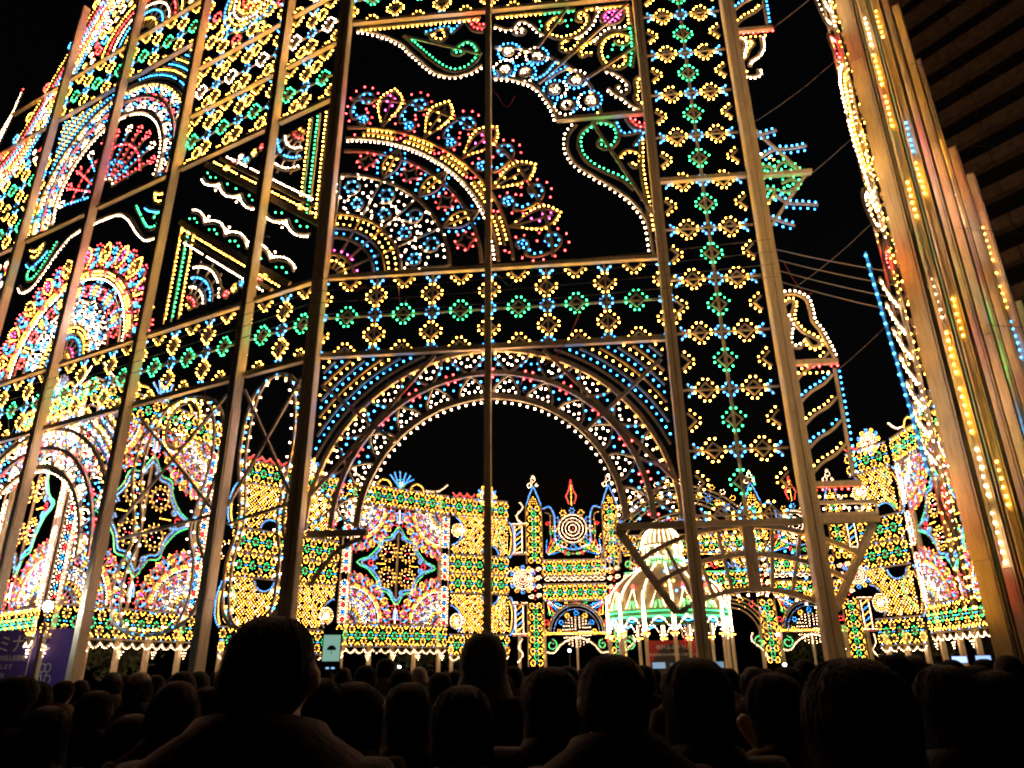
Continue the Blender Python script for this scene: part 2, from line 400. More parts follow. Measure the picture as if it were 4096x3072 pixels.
# ================================================================== the centre bay of the great gate
gate = thing('illuminated_gate', 'huge cream timber gate with round arch, amber diamond band and half fan of bulbs', 'gate', (-0.615, 18.146, 0), -0.0976)
new, flush = parts_maker(gate)
post(gate, -4.9, 26, .36, .36); post(gate, 0, 26, .17, .22, two=False); post(gate, 4.9, 26, .26, .30); post(gate, 7.72, 26, .36, .38)
for u0, u1, z in ((-4.72, -.09, 9.9), (.09, 4.76, 9.9), (-4.72, -.09, 12.4), (.09, 4.76, 12.4), (-4.72, -.09, 22.4), (.09, 4.76, 22.4), (2.13, 4.76, 17.52), (3.13, 4.76, 4.9), (5.04, 7.53, 4.9), (7.91, 9.3, 4.9), (5.04, 7.53, 14.95), (7.91, 9.35, 14.9)):
    beam(gate, u0, u1, z, .2 if z < 10 else .16)
band(gate, -4.92, 6, 9.9, indiv=True)
band(gate, -4.92, 6, 22.4)
column(gate, 6.3, 5.12, 11, 1.22)
arch(new, (0, 5.1), 3.35, 0, 180, (-4.75, 4.75, 9.9))
for a, b in (((-4.6, 9.0), (-2.5, 7.3)), ((4.6, 9.3), (2.5, 7.4)), ((-1.5, 9.75), (-4.7, 5.9)), ((1.5, 9.75), (4.7, 6.0))):
    bar(gate, a, b, .1, .06, -.1, 'brace')
bar(gate, (-4.64, 4.95), (-3.1, 4.95), .16, .12, -.1, 'bracket')
polyline_part(new, 'bracket', [(-3.2, 4.85), (-3.9, 4.5), (-4.5, 3.7)], None, w=.1)
fan(new, (-4.8, 12.5), 2, 88, 1.0)
# upper right quarter medallion
m_low = [(.15, 19.6), (.66, 19.49), (1.05, 19.33), (1.4, 19.13), (1.65, 18.84), (1.84, 18.53), (2.0, 18.19), (2.12, 17.86), (2.18, 17.56)]
m_mid = [(.18, 20.85), (.68, 20.79), (1.12, 20.65), (1.59, 20.46), (2.04, 20.18), (2.47, 19.87), (2.81, 19.53), (3.12, 19.1), (3.3, 18.72), (3.42, 18.26), (3.5, 17.85), (3.51, 17.56)]
polyline_part(new, 'arc_board', m_low, 'W', .19, -.13, .13); polyline_part(new, 'arc_board', m_mid, 'Y', .4, -.12, .1)
for p, q in (((1.6, 19.1), (4.63, 22.19)), ((1.59, 20.61), (2.64, 22.27)), ((3.15, 19.16), (4.75, 20.3)), ((3.21, 17.38), (4.84, 13.76)), ((-2.92, 21.68), (-.26, 20.56))):
    bar(gate, p, q, .1, .05, -.06, 'brace')
TR = [('scroll', [(.18, 21.83), (.55, 21.61), (.79, 21.65), (.93, 21.85), (1.17, 21.89), (1.46, 21.67), (1.71, 21.32), (1.84, 21.2)], 'W', -.1),
      ('scroll', [(.82, 21.68), (.79, 21.44), (.92, 21.32), (1.13, 21.33), (1.21, 21.46), (1.11, 21.61), (1.0, 21.55)], 'W', .08),
      ('scroll', [(2.33, 21.64), (2.46, 21.76), (2.31, 21.96), (2.1, 21.91), (1.91, 21.69), (1.87, 21.41), (1.97, 21.15), (2.25, 20.98), (2.59, 20.97), (2.9, 21.07), (3.17, 21.28), (3.32, 21.55), (3.33, 21.86), (3.13, 22.1), (2.92, 21.99), (2.93, 21.7), (3.11, 21.64)], 'Y', .1),
      ('scroll', [(4.22, 19.96), (4.36, 20.08), (4.49, 19.86), (4.4, 19.61), (4.19, 19.47), (3.94, 19.53), (3.68, 19.76), (3.57, 20.11), (3.59, 20.44), (3.71, 20.73), (3.93, 20.91), (4.21, 20.98), (4.49, 20.88), (4.63, 20.69), (4.46, 20.47), (4.21, 20.5), (4.12, 20.68)], 'Y', -.1),
      ('scroll', [(2.63, 20.83), (2.48, 20.92), (2.32, 20.73), (2.34, 20.49), (2.51, 20.37), (2.75, 20.41), (2.96, 20.65), (3.1, 20.91)], 'Y', .09),
      ('scroll', [(3.35, 20.13), (3.22, 20.18), (3.01, 20.1), (2.92, 20.35), (3.06, 20.61), (3.27, 20.72), (3.49, 20.86)], 'Y', -.09),
      ('leaf_line', [(3.51, 22.23), (3.57, 21.97), (3.45, 21.64), (3.31, 21.37), (3.03, 21.06), (2.77, 20.95)], 'W', .09),
      ('leaf_line', [(4.59, 21.21), (4.32, 21.11), (4.04, 21.14), (3.8, 21.0), (3.61, 20.78), (3.47, 20.59)], 'W', -.09),
      ('scroll', [(3.71, 19.46), (3.98, 19.33), (4.26, 19.07), (4.44, 18.79), (4.42, 18.54), (4.22, 18.4), (4.03, 18.55), (4.02, 18.74), (4.17, 18.79)], 'W', -.1),
      ('leaf_line', [(3.8, 18.73), (3.98, 18.46), (4.23, 18.27), (4.48, 17.96), (4.8, 17.71)], 'W', -.1),
      ('leaf_line', [(4.75, 19.1), (4.6, 18.9), (4.62, 18.5), (4.55, 18.2), (4.75, 17.9)], 'Y', .1),
      ('teardrop', [(3.75, 21.81), (3.94, 22.0), (4.39, 22.05), (4.51, 21.96), (4.41, 21.62), (4.22, 21.43), (3.88, 21.41), (3.73, 21.6), (3.75, 21.81)], 'M', -.1),
      ('leaf_line', [(1.43, 19.35), (1.77, 19.55), (2.14, 20.04)], 'B', -.06), ('leaf_line', [(1.83, 19.21), (2.17, 19.5), (2.56, 19.69)], 'B', .06),
      ('wave_board', [(-4.6, 22.22), (-3.75, 21.92), (-3.01, 21.44), (-2.56, 20.89), (-2.11, 20.36), (-1.78, 20.01), (-1.25, 19.79), (-.72, 19.86), (-.26, 20.15)], 'W', -.13),
      ('wave_board', [(2.73, 17.37), (2.47, 17.02), (2.42, 16.55), (2.53, 16.12), (2.8, 15.74), (3.38, 15.23), (3.96, 14.72), (4.38, 14.18), (4.6, 13.67), (4.66, 13.12), (4.68, 12.6)], 'W', -.12),
      ('scroll', [(-2.86, 21.64), (-2.4, 21.09), (-1.79, 20.39), (-1.25, 19.99), (-.73, 20.06), (-.34, 20.5), (-.42, 20.99), (-.74, 21.24), (-1.06, 21.07), (-1.27, 20.81), (-1.05, 20.65), (-.84, 20.76)], 'G', .1),
      ('scroll', [(4.29, 14.8), (3.99, 15.17), (3.4, 15.57), (2.95, 15.96), (2.74, 16.51), (2.81, 16.99), (3.16, 17.32), (3.56, 17.41), (3.93, 17.18), (4.0, 16.75), (3.79, 16.41), (3.5, 16.38), (3.32, 16.58), (3.43, 16.81)], 'G', -.1),
      ('fan_board', [(-.81, 22.14), (-.58, 21.71), (-.21, 21.56)], 'R', .12), ('fan_board', [(4.24, 17.46), (4.45, 17.07), (4.85, 16.91)], 'R', .12),
      ('fan_board', [(-.6, 22.2), (-.45, 21.9), (-.15, 21.8)], 'R', .1), ('fan_board', [(4.4, 17.4), (4.55, 17.2), (4.85, 17.1)], 'R', .1),
      ('leaf_line', [(-2.21, 21.74), (-1.45, 21.93), (-1.28, 21.66), (-.91, 22.11)], 'B', .06), ('leaf_line', [(3.89, 17.37), (4.1, 16.86), (4.68, 16.87), (4.4, 16.41)], 'B', .06),
      ('scroll', [(-1.56, 21.98), (-1.44, 21.53), (-1.66, 21.35), (-1.93, 21.45), (-2.04, 21.68), (-1.83, 21.76)], 'Y', -.09), ('scroll', [(3.9, 15.99), (4.16, 16.26), (4.53, 16.16), (4.65, 15.86), (4.39, 15.59), (4.22, 15.78)], 'Y', -.09),
      ('leaf_line', [(4.62, 16.7), (4.55, 15.5), (4.62, 14.4), (4.66, 13.3)], 'Y', .09), ('leaf_line', [(-4.5, 22.25), (-2.6, 22.25), (-.3, 22.25)], 'Y', -.12),
      ('leaf_line', [(.2, 22.22), (1.8, 22.22)], 'Y', -.1), ('leaf_line', [(1.8, 22.2), (2.9, 22.2)], 'G', -.1), ('leaf_line', [(3.2, 22.2), (4.6, 22.2)], 'Y', -.1),
      ('leaf_line', [(4.72, 21.2), (4.72, 20.3), (4.6, 19.5)], 'G', -.09), ('leaf_line', [(4.7, 22.1), (4.7, 21.3)], 'Y', -.1)]
for nm, pts, c_, off in TR: polyline_part(new, nm, pts, c_, .19 if c_ == 'W' else .16, off, .08)
for q in ((.65, 20.62), (1.58, 20.31), (.51, 19.86), (1.16, 19.65), (2.1, 18.85), (2.79, 19.17), (2.45, 18.18), (3.2, 18.29)):
    o = new('scroll'); a_ = rng.uniform(0, 360); o.strip(spiral(q, .26, a_, 1.2, 14, .4), .07); o.dots(ring(q, .12, 6), 'W'); o.dots([q], 'W')
    o.dots(arc(q, .36, a_, a_ + 220, 9), 'B'); o.dots(arc(q, .38, a_ + 240, a_ + 340, 4), 'W')
o = new('lamp_cluster'); o.dots([(3.95, 21.7), (4.1, 21.8), (4.25, 21.7), (4.1, 21.58), (4.3, 21.88)], 'M'); o.dots([(2.35, 21.75), (2.6, 21.5), (2.75, 21.75), (2.55, 21.75), (1.7, 21.8), (1.75, 21.6), (1.68, 21.45)], 'G'); o.dots([(4.0, 20.3), (4.05, 20.5), (4.3, 20.25), (3.85, 20.0), (4.35, 20.35)], 'G')
# right end: barley-sugar column, scroll, star
for pts, c_, off in (([(7.99, 10.88), (8.08, 11.05), (8.35, 11.05), (8.59, 10.88), (8.64, 10.62), (8.66, 10.22), (8.79, 9.96), (8.9, 9.61), (8.98, 9.31), (9.04, 9.12)], 'W', .09),
                     ([(8.04, 10.76), (8.23, 10.86), (8.25, 10.7), (8.15, 10.35), (8.35, 9.94), (8.7, 9.67), (8.72, 9.52), (8.54, 9.48), (8.41, 9.74)], 'Y', .08), ([(8.0, 10.46), (8.08, 10.15), (7.98, 9.76), (7.99, 9.52), (8.23, 9.45), (8.34, 9.59)], 'W', .08),
                     ([(8.68, 20.29), (8.66, 19.84), (8.49, 19.52), (8.24, 19.33), (8.18, 19.17), (8.27, 19.13)], 'W', .08), ([(8.24, 20.11), (8.35, 20.19), (8.45, 20.0), (8.3, 19.82), (8.16, 19.5), (7.92, 19.28), (7.9, 19.04), (7.98, 18.91), (8.05, 18.99)], 'Y', -.07),
                     ([(8.02, 20.17), (8.1, 20.2), (8.13, 19.96), (8.03, 19.7), (8.02, 19.46)], 'W', .08), ([(7.95, 18.87), (8.12, 18.71), (8.39, 18.73), (8.42, 18.97)], 'W', -.08)):
    polyline_part(new, 'scroll', pts, c_, .13, off, .07)
for z0_, z1_ in ((5.8, 9.03), (20.6, 23.8)):
    for zz in (z0_, z1_):
        o = new('capital_bar'); o.strip([(7.95, zz), (9.1, zz)], .14, .12); o.dots(resample(A([(7.95, zz - .13), (9.15, zz - .13)]), .16), 'R'); o.dots(resample(A([(8.0, zz - .3), (8.9, zz - .3)]), .16), 'Y')
    o = new('twist_edge'); o.line([(8.95, z0_ + .2), (8.98, (z0_ + z1_) / 2), (9.0, z1_ - .2)], 'B', .17, -.1, .08)
    for i in range(5):
        zz = z0_ + .25 + i * .62; o = new('twist'); o.line(smooth([(7.98, zz), (8.3, zz + .3), (8.65, zz + .5), (8.92, zz + .75)], 4), 'B' if i % 2 else 'Y', .16, .1, .07)
o = new('ledge_frame'); o.strip([(8.0, 5.36), (9.36, 5.33), (9.34, 5.06), (8.0, 5.06)], .08, .12, True); o.dots(resample(A([(8.05, 5.2), (9.25, 5.2)]), .15), 'W')
for pts, c_ in (([(7.99, 16.36), (8.14, 16.45), (8.33, 16.49), (8.63, 16.57)], 'B'), ([(8.04, 15.62), (8.47, 15.86), (8.92, 15.86), (9.4, 15.92)], 'B'), ([(8.3, 14.27), (8.58, 13.98), (9.01, 13.91), (9.4, 13.84)], 'B'), ([(8.0, 13.57), (8.18, 13.44), (8.66, 13.21)], 'B'), ([(8.42, 15.16), (8.68, 15.41), (9.03, 15.1), (9.11, 14.89)], 'G'), ([(8.52, 14.66), (8.81, 14.77), (8.95, 14.62), (8.7, 14.37), (8.43, 14.4)], 'G'), ([(8.0, 15.3), (8.3, 15.25), (8.25, 14.95), (8.0, 15.0)], 'G'), ([(8.0, 14.5), (8.3, 14.45), (8.1, 14.1)], 'G')):
    polyline_part(new, 'star_ray', pts, c_, .17, .09, .07); polyline_part(new, 'star_ray', A(pts) - [0, .02], c_, .2, -.13, .03)
o = new('lamp_cluster'); o.dots([(8.1, 15.75), (8.3, 15.6), (8.2, 14.2), (8.4, 15.5), (8.05, 14.0)], 'Y')
for p, q in (((8.0, 16.6), (9.12, 14.95)), ((8.0, 13.2), (9.21, 14.88))): bar(gate, p, q, .08, .05, -.05, 'brace')
# sector of the lower arch hanging under the column
for rr in (3.25, 4.05, 4.72):
    o = new('arc_board'); o.strip(arc((6.2, .12), rr, 58, 122, 30), .11, .1, d=-.05)
    o.dots(resample(arc((6.2, .12), rr - .12, 58, 122, 60), .22), 'W' if rr < 3.5 else 'Y')
for a_ in range(58, 123, 8):
    o = new('rib'); p = lambda r: (6.2 + r * math.cos(RAD(a_)), .12 + r * math.sin(RAD(a_)))
    o.strip([p(3.25), p(4.72 if abs(a_ - 90) < 30 else 5.6)], .08, .07)
    if abs(a_ - 90) < 30:
        for r_ in (3.45, 3.7, 4.2, 4.45):
            o.dots([(6.2 + r_ * math.cos(RAD(a_ + x)), .12 + r_ * math.sin(RAD(a_ + x))) for x in (1.6, 4)], 'Y' if r_ in (3.45, 4.45) else 'B')
bar(gate, (3.16, 4.8), (4.4, 2.86), .13, .1, -.05, 'brace'); bar(gate, (9.2, 4.8), (8.0, 2.86), .13, .1, -.05, 'brace')
bar(gate, (6.25, 4.8), (6.25, 3.3), .28, .14, -.1, 'bracket')
flush()

# ================================================================== left wing of the gate
wing = thing('illuminated_gate_wing', 'tall left wing of the timber gate with triangle panels, arches and amber diamond bands', 'gate', (-0.615 - 4.9 * math.cos(.0976), 18.146 + 4.9 * math.sin(.0976), 0), RAD(-28.3))
new, flush = parts_maker(wing)
for u, zt in ((-2.8, 29), (-7.85, 32), (-12.75, 34), (-17.75, 33)): post(wing, u, zt, .28, .32)
post(wing, -22.6, 26, .28, .32)
SEG = [(-22.45, -17.9), (-17.6, -12.9), (-12.6, -8.0), (-7.7, -2.95), (-2.65, -.2)]
for u0, u1 in SEG:
    for z, h in ((9.9, .22), (12.4, .18), (19.3, .2)): beam(wing, u0, u1, z, h)
for u0, u1 in SEG[3:]:
    beam(wing, u0, u1, 21.75, .1); beam(wing, u0, u1, 24.2, .1)
for u0, u1 in SEG[:3]: beam(wing, u0, u1, 28.4, .16); beam(wing, u0, u1, 25.95, .14)
band(wing, -22.8, 14, 9.9, last=False)
band(wing, -8.3, 5, 19.3, last=False); band(wing, -8.3, 5, 21.75, last=False, gc=D_W)
band(wing, -8.3 - MOD * 6, 1, 19.3); band(wing, -22.9, 3, 19.3); band(wing, -22.9, 3, 21.8)
band(wing, -19.5, 7, 25.95)
band(wing, -8.3, 5, 24.3, last=False, gc=D_Y)
for z0_ in (19.3, 21.75):
    for k in range(10): D_Y.put(wing, -8.3 + k * .82 + .41, z0_ + (.55 if k % 2 else 1.95), sc_=.8)
# lower and upper arches of the wing
arch(new, (-12.75, 5.1), 3.35, 0, 180, (-17.5, -8.1, 9.9))
arch(new, (-12.75, 20.6), 3.45, -15, 195, (-17.5, -8.0, 25.9))
fan(new, (-12.75, 12.5), 1, 179, .70, .14)
for k in range(11):
    a_ = 8 + k * 16.4; o = new('spoke'); o.strip(rotp([(.5, 0), (2.9, 0)], (-12.75, 20.2), a_), .05); o.dots(rotp([(r_, .09) for r_ in np.arange(.8, 2.9, .24)], (-12.75, 20.2), a_), 'RB'[k % 3 == 1])
    o.dots(ring(rotp([(3.0, 0)], (-12.75, 20.2), a_)[0], .16, 6), 'RWR'[k % 3])
for r_, cl in ((.7, 'W'), (1.5, 'B'), (2.3, 'R')): o = new('arc_board'); o.line(arc((-12.75, 20.2), r_, 4, 176), cl, .26, .09, .06)
# triangle panels
for a_, b_, corner, sg in (((-6.4, 19.1), (-.4, 14.5), (-.4, 19.1), 1), ((-7.3, 16.9), (-1.4, 12.65), (-7.3, 12.65), -1)):
    a_, b_ = np.array(a_), np.array(b_); t_ = (b_ - a_) / np.linalg.norm(b_ - a_); n_ = np.array([-t_[1], t_[0]]) * sg   # n_ points to the corner
    o = new('triangle_board'); o.strip([a_, b_], .2, .08); o.dots(resample(A([a_ + n_ * .2 + t_ * .3, b_ + n_ * .2 - t_ * .3]), .19), 'Y')
    o = new('triangle_board'); o.strip([a_ + n_ * .42 + t_ * .6, b_ + n_ * .42 - t_ * .6], .12, .08); o.dots(resample(A([a_ + n_ * .58 + t_ * .9, b_ + n_ * .58 - t_ * .9]), .17), 'W')
    cx = corner[0]; zs = sorted((corner[1], (b_ if sg > 0 else a_)[1]))
    for q, cl in ((.12, 'Y'), (.5, 'G'), (.85, 'Y')):
        o = new('triangle_bar'); uu = cx - q * sg; sh = q * .8
        z0_, z1_ = (zs[0] + sh, zs[1] - .1) if sg > 0 else (zs[0] + .1, zs[1] - sh)
        o.strip([(uu, z0_), (uu, z1_)], .05, .05); o.dots(resample(A([(uu - .09 * sg, z0_ + .1), (uu - .09 * sg, z1_)]), .17), cl)
    cc = (cx - 1.1 * sg, corner[1] - .3 * sg)
    for r_, cl in ((.35, 'Y'), (.62, 'R'), (1.0, 'W'), (1.35, 'B'), (1.75, 'W')):
        o = new('arc_board'); o.line(arc(cc, r_, 182 if sg > 0 else 2, 268 if sg > 0 else 88), cl, .16, .09, .07)
    for q in range(4): o = new('spoke'); ang_ = (190 if sg > 0 else 10) + q * 22; o.strip(rotp([(.2, 0), (1.9, 0)], cc, ang_), .045)
    for q in range(6):
        o = new('scroll'); c0 = A(cc)[0] - np.array([sg * (2.0 + .35 * q), sg * (.12 + .12 * (q % 3))]); o.line(spiral(c0, .2, q * 70, 1.2, 12, .4), 'RYBWRY'[q], .13, .07, .05)
    L_ = np.linalg.norm(b_ - a_); tt = np.linspace(.04, .98, 97)
    wv = np.array([a_ + t_ * L_ * q - n_ * (.30 + .26 * abs(math.sin(q * 5 * math.pi)) ** .7) for q in tt])
    o = new('wave_board'); o.line(wv, 'W', .155, .1 * -sg, .06)
    o = new('lamp_cluster'); o.dots([a_ + t_ * L_ * (.1 + .2 * k + dx) - n_ * (.27 + dz) for k in range(5) for dx, dz in ((-.04, 0), (0, .08), (.04, 0))], 'G')
    o.dots([a_ + t_ * L_ * (.2 * k + dx) - n_ * (.42 + dz) for k in range(1, 5) for dx, dz in ((-.012, .12), (.012, .12), (0, .25))], 'W')
# waves round the opening of the fan bay
for sg in (-1, 1):
    f_ = lambda P_: np.array([(-12.75 + (p[0] + 12.75) * sg, p[1]) for p in P_])
    polyline_part(new, 'wave_board', f_([(-12.75, 18.75), (-11.9, 18.75), (-11.1, 18.6), (-10.4, 18.1), (-9.7, 17.3), (-9.1, 16.8), (-8.5, 16.75), (-8.1, 17.1)]), 'W', .18, -.13 * sg, .1)
    polyline_part(new, 'scroll', f_([(-10.3, 18.6), (-9.8, 17.9), (-9.2, 17.2), (-8.6, 17.15), (-8.4, 17.6), (-8.8, 17.9), (-9.0, 17.6)]), 'G', .16, .1 * sg, .07)
    polyline_part(new, 'scroll', f_([(-8.2, 18.9), (-8.7, 18.7), (-9.2, 18.9), (-9.1, 18.4), (-8.7, 18.2), (-8.3, 18.4)]), 'Y', .16, .1 * sg, .07)
    polyline_part(new, 'leaf_line', f_([(-8.2, 18.2), (-8.6, 17.9), (-9.2, 18.1), (-9.6, 18.4)]), 'B', .15, .1 * sg, .06)
# rosettes above the diamond bands
def rosette(new, c, R_, cols, sp=.16, spokes=12):
    o = new('rosette_ring'); r_ = R_
    for k, cl in enumerate(cols):
        o.line(ring(c, r_, 28), cl, sp, .09, .07 if k % 3 == 0 else .03, True); r_ -= R_ / (len(cols) + .5)
    for k in range(spokes): o.strip(rotp([(R_ * .15, 0), (R_, 0)], c, k * 360 / spokes), .04)
rosette(new, (-5.25, 26.9), 1.75, 'BYWYRY', .2); rosette(new, (-1.6, 28.2), 1.2, 'YWBY', .2)
for k in range(10):
    c_ = (-5.25 + 2.1 * math.cos(k * .628), 26.9 + 2.1 * math.sin(k * .628)); o = new('petal'); o.line(ring(c_, .28, 10), 'YR'[k % 2], .17, .07, .05, True)
def fill(new, u0, u1, z0, z1, step=.62, hole=None, bias='YYYWWBR'):
    z = z0; r_ = 0
    while z < z1:
        u = u0 + (step / 2 if r_ % 2 else 0)
        while u < u1:
            if not hole or not hole(u, z):
                o = new('scroll'); k = rng.random(); cl = rng.choice(bias)
                if k < .45: o.line(ring((u, z), step * .3, 10), cl, .15, .06, .045, True); o.dots([(u, z)], rng.choice('WRB'))
                elif k < .8: o.line(spiral((u, z), step * .42, rng.uniform(0, 360), 1.2, 12, .35), cl, .14, .06, .045)
                else: o.line([(u - step * .3, z), (u, z + step * .35), (u + step * .3, z), (u, z - step * .35)], cl, .14, .06, .045, True)
            u += step
        z += step * .85; r_ += 1
fill(new, -22.3, -18.1, 13.0, 18.9, .6); fill(new, -22.3, -18.1, 3.4, 9.5, .66)
fill(new, -7.4, -.4, 27.0, 29.5, .6, lambda u, z: math.hypot(u + 5.25, z - 26.9) < 2.5)
fill(new, -16.9, -13.2, 29.0, 33.6, .6, lambda u, z: math.hypot(u + 12.75, z - 28.6) < 3.1); fill(new, -12.4, -8.1, 29.0, 33, .6, lambda u, z: math.hypot(u + 12.75, z - 28.6) < 3.1)
fill(new, -22.4, -18.2, 24.4, 25.2, .55)
# ovals under the lower band
for (uc, hw) in ((-1.45, 1.15), (-5.3, 2.0)):
    o = new('oval_board')
    ov = lambda k: smooth([(uc, 9.7), (uc - hw * k * .75, 9.2), (uc - hw * k, 7.6), (uc - hw * k * .7, 5.6), (uc - hw * k * .95, 4.4), (uc - hw * .8 * k, 3.1), (uc, 2.7), (uc + hw * .8 * k, 3.1), (uc + hw * k * .95, 4.4), (uc + hw * k * .7, 5.6), (uc + hw * k, 7.6), (uc + hw * k * .75, 9.2)], 5, True)
    o.line(ov(1), 'Y', .36, .12, .09, True); o = new('oval_board'); o.line(ov(.78), 'W', .4, .12, .08, True)
    o2 = new('lamp_cluster'); o2.dots(resample(ov(.88), .42, True), 'B')
    bar(wing, (uc - hw, 5.5), (uc + hw, 5.8), .08, .06, -.08, 'brace')
    bar(wing, (uc - hw, 9.4), (uc + hw, 6.0), .08, .06, -.11, 'brace'); bar(wing, (uc + hw, 9.4), (uc - hw, 6.0), .08, .06, -.14, 'brace')
o = new('oval_board'); o.line(ring((-5.3, 8.8), .75, 24), 'Y', .17, -.1, .08, True); o.dots(ring((-5.3, 8.8), .3, 9), 'W')
o = new('spire'); o.line([(-24.6, 25.5), (-23.5, 26.6), (-22.9, 28.2), (-22.5, 30.0), (-22.9, 29.0), (-23.8, 27.5), (-24.8, 26.8)], 'W', .16, .1, .06); o.dots([(-22.5, 30.2), (-22.55, 30.0), (-23.2, 28.0), (-23.6, 26.4), (-24.2, 26.2)], 'R'); o.dots([(-23.0, 28.6), (-23.3, 27.4), (-23.1, 27.9)], 'B')
# outer slope of the wing: flame crest and dense scrolls
prof = [(-15.2, 34.6), (-17.2, 33.2), (-19.8, 29.0), (-21.4, 26.4), (-22.9, 25.2)]
o = new('crest_board'); o.line(smooth(prof, 6), 'Y', .17, -.1, .1)
for k, (r_, cl) in enumerate(((.3, 'R'), (.55, 'B'), (.8, 'W'), (1.05, 'R'), (1.3, 'Y'), (1.6, 'W'), (1.9, 'B'))):
    o = new('crest_board'); P_ = smooth(prof, 6); N_ = normals(P_, False); o.line(P_ + N_ * (r_ if k % 2 else r_), cl, .2, .05, .05)
for k in range(7):
    p = smooth(prof, 6)[3 + k * 3]; o = new('scroll'); o.line(ring(p - normals(smooth(prof, 6), False)[3 + k * 3] * .3, .3, 12), 'RYB'[k % 3], .16, .08, .05, True)
for k in range(0):
    for j in range(3):
        c_ = (-16.8 + j * 2.1 + rng.uniform(-.3, .3), 29.2 + k * .62); o = new('scroll')
        o.line(spiral(c_, .42, rng.uniform(0, 360), 1.2, 14, .4), 'WRBYWRYBM'[(k + j * 2) % 9], .15, .08, .05)
for k in range(5):
    r_ = 1.2 + k * .42; o = new('arc_board'); o.line(arc((-12.75, 28.6), r_, 0, 180), 'YBWRY'[k], .17, .09, .08)
for k in range(9):
    a_ = 10 + k * 20; o = new('spoke'); o.strip(rotp([(.6, 0), (3.2, 0)], (-12.75, 28.6), a_), .06)
for i in range(26):
    c_ = (rng.uniform(-22.4, -18.2), rng.uniform(12.9, 18.8)) if i % 2 else (rng.uniform(-22.2, -18.2), rng.uniform(3.2, 9.3))
    o = new('scroll'); o.line(spiral(c_, rng.uniform(.4, .7), rng.uniform(0, 360), 1.25, 16, .35), 'WBYRWBYW'[i % 8], .15, .09, .06); o.dots(ring(c_, .16, 5), 'BWRY'[i % 4])
flush()

# ================================================================== right facade, seen almost edge on
side = thing('illuminated_side_gate', 'cluster of tall amber lit timber posts of a gate seen edge on at right', 'gate', (8.3, 13.67, 0), RAD(45))
new, flush = parts_maker(side)
SIDEP = [(0, 27, .34), (.75, 24, .2), (1.5, 26, .3), (2.2, 22.5, .22), (2.9, 26, .34), (3.7, 24.5, .24), (4.5, 23, .3), (5.3, 23.4, .22), (6.1, 22.0, .34), (6.6, 19.6, .24), (7.2, 20.4, .26), (7.9, 18.2, .22), (8.6, 17.6, .3), (9.4, 17.0, .24), (10.3, 17.4, .34), (11.2, 15.5, .24), (12.2, 14.6, .28), (13.2, 13.6, .24), (14.2, 13.0, .3)]
for u, zt, dp in SIDEP: post(side, u, zt, .2, dp * (1.0 + .25 * (u % 1.5 > .8)), -.1 - rng.uniform(0, .1), two=False)
for z in (4.9, 9.9, 12.4, 19.3):
    for u0, u1 in ((.2, 2.7), (3.1, 5.9), (6.3, 10.4), (10.85, 14.0)):
        if z < 14 or u1 < 6: beam(side, u0, u1, z, .18, -.1)
column(side, 1.45, 5.1, 9, 1.2)
band(side, 3.3, 6, 9.9)
arch(new, (8.2, 5.1), 3.35, 0, 180, (3.3, 13.1, 9.9))
fan(new, (8.2, 12.5), 2, 178, .6, .15)
fan(new, (3.1, 12.5), 3, 87, .5, .15)
# end ornaments that stick out beyond the first post
def endline(pts, c_, off=.09, sp=.15): polyline_part(new, 'end_board', pts, c_, sp, off, .09)
endline([(-.2, 18.6), (-.7, 19.3), (-1.3, 20.6), (-1.7, 22.2), (-1.9, 24)], 'B', .1)
endline([(-.2, 19.4), (-.6, 20.2), (-1.0, 21.4), (-1.3, 22.6)], 'W', .1); endline([(-.25, 20.5), (-.6, 21.6), (-.8, 23)], 'Y', .1)
endline([(-.25, 17.0), (-.9, 17.2), (-1.3, 16.7), (-.9, 16.2), (-.4, 16.3)], 'W', .09, .12); endline([(-.3, 16.0), (-.9, 15.7), (-.6, 15.2), (-.3, 15.3)], 'R', .09, .12)
endline([(-.3, 15.1), (-.75, 14.3), (-.8, 13.4), (-.75, 12.6), (-.5, 11.8), (-.3, 11.2)], 'W', -.1, .13); endline([(-.25, 15), (-.45, 14), (-.5, 13), (-.3, 12)], 'Y', -.1, .13)
endline([(-.25, 11), (-.8, 11.3), (-1.1, 10.8), (-.7, 10.4), (-.3, 10.5)], 'W', .1, .12); endline([(-.25, 10.2), (-.6, 9.6), (-.3, 9.2)], 'R', .09, .12)
endline([(-1.75, 9.3), (-1.6, 8.5), (-1.4, 7.5), (-1.2, 6.5), (-1.05, 5.6), (-.9, 4.9)], 'B', -.11, .2)
for k in range(7): endline([(-.25, 8.6 - k * .55), (-.8 - .1 * (k < 2), 8.75 - k * .55), (-1.2 + k * .05, 8.95 - k * .55)], 'W', .1, .16)
endline([(-.25, 5.0), (-.6, 4.5), (-.3, 4.0)], 'R', .1); endline([(-.22, 18.4), (-.22, 11)], 'Y', .1, .2)
for k_, (uu, zt, dp_) in enumerate(SIDEP):
    if k_ in (2, 4, 7, 10, 14):
        P2 = np.array([(uu - .14 - .03 * math.sin(z_ * 2), z_) for z_ in np.arange(3.5, zt - .2, .19 if k_ < 9 else .25)]); dd = -.14 - dp_ * .72
        o = new('edge_board'); o.strip(P2[::4], .03, .04, d=dd + .03)
        for lo in range(0, len(P2), 7):
            if rng.random() < .5: o.dots(P2[lo:lo + 6], rng.choice('YYYWYBG' if k_ > 3 else 'YYW'), d=dd)
    if k_ % 2: continue
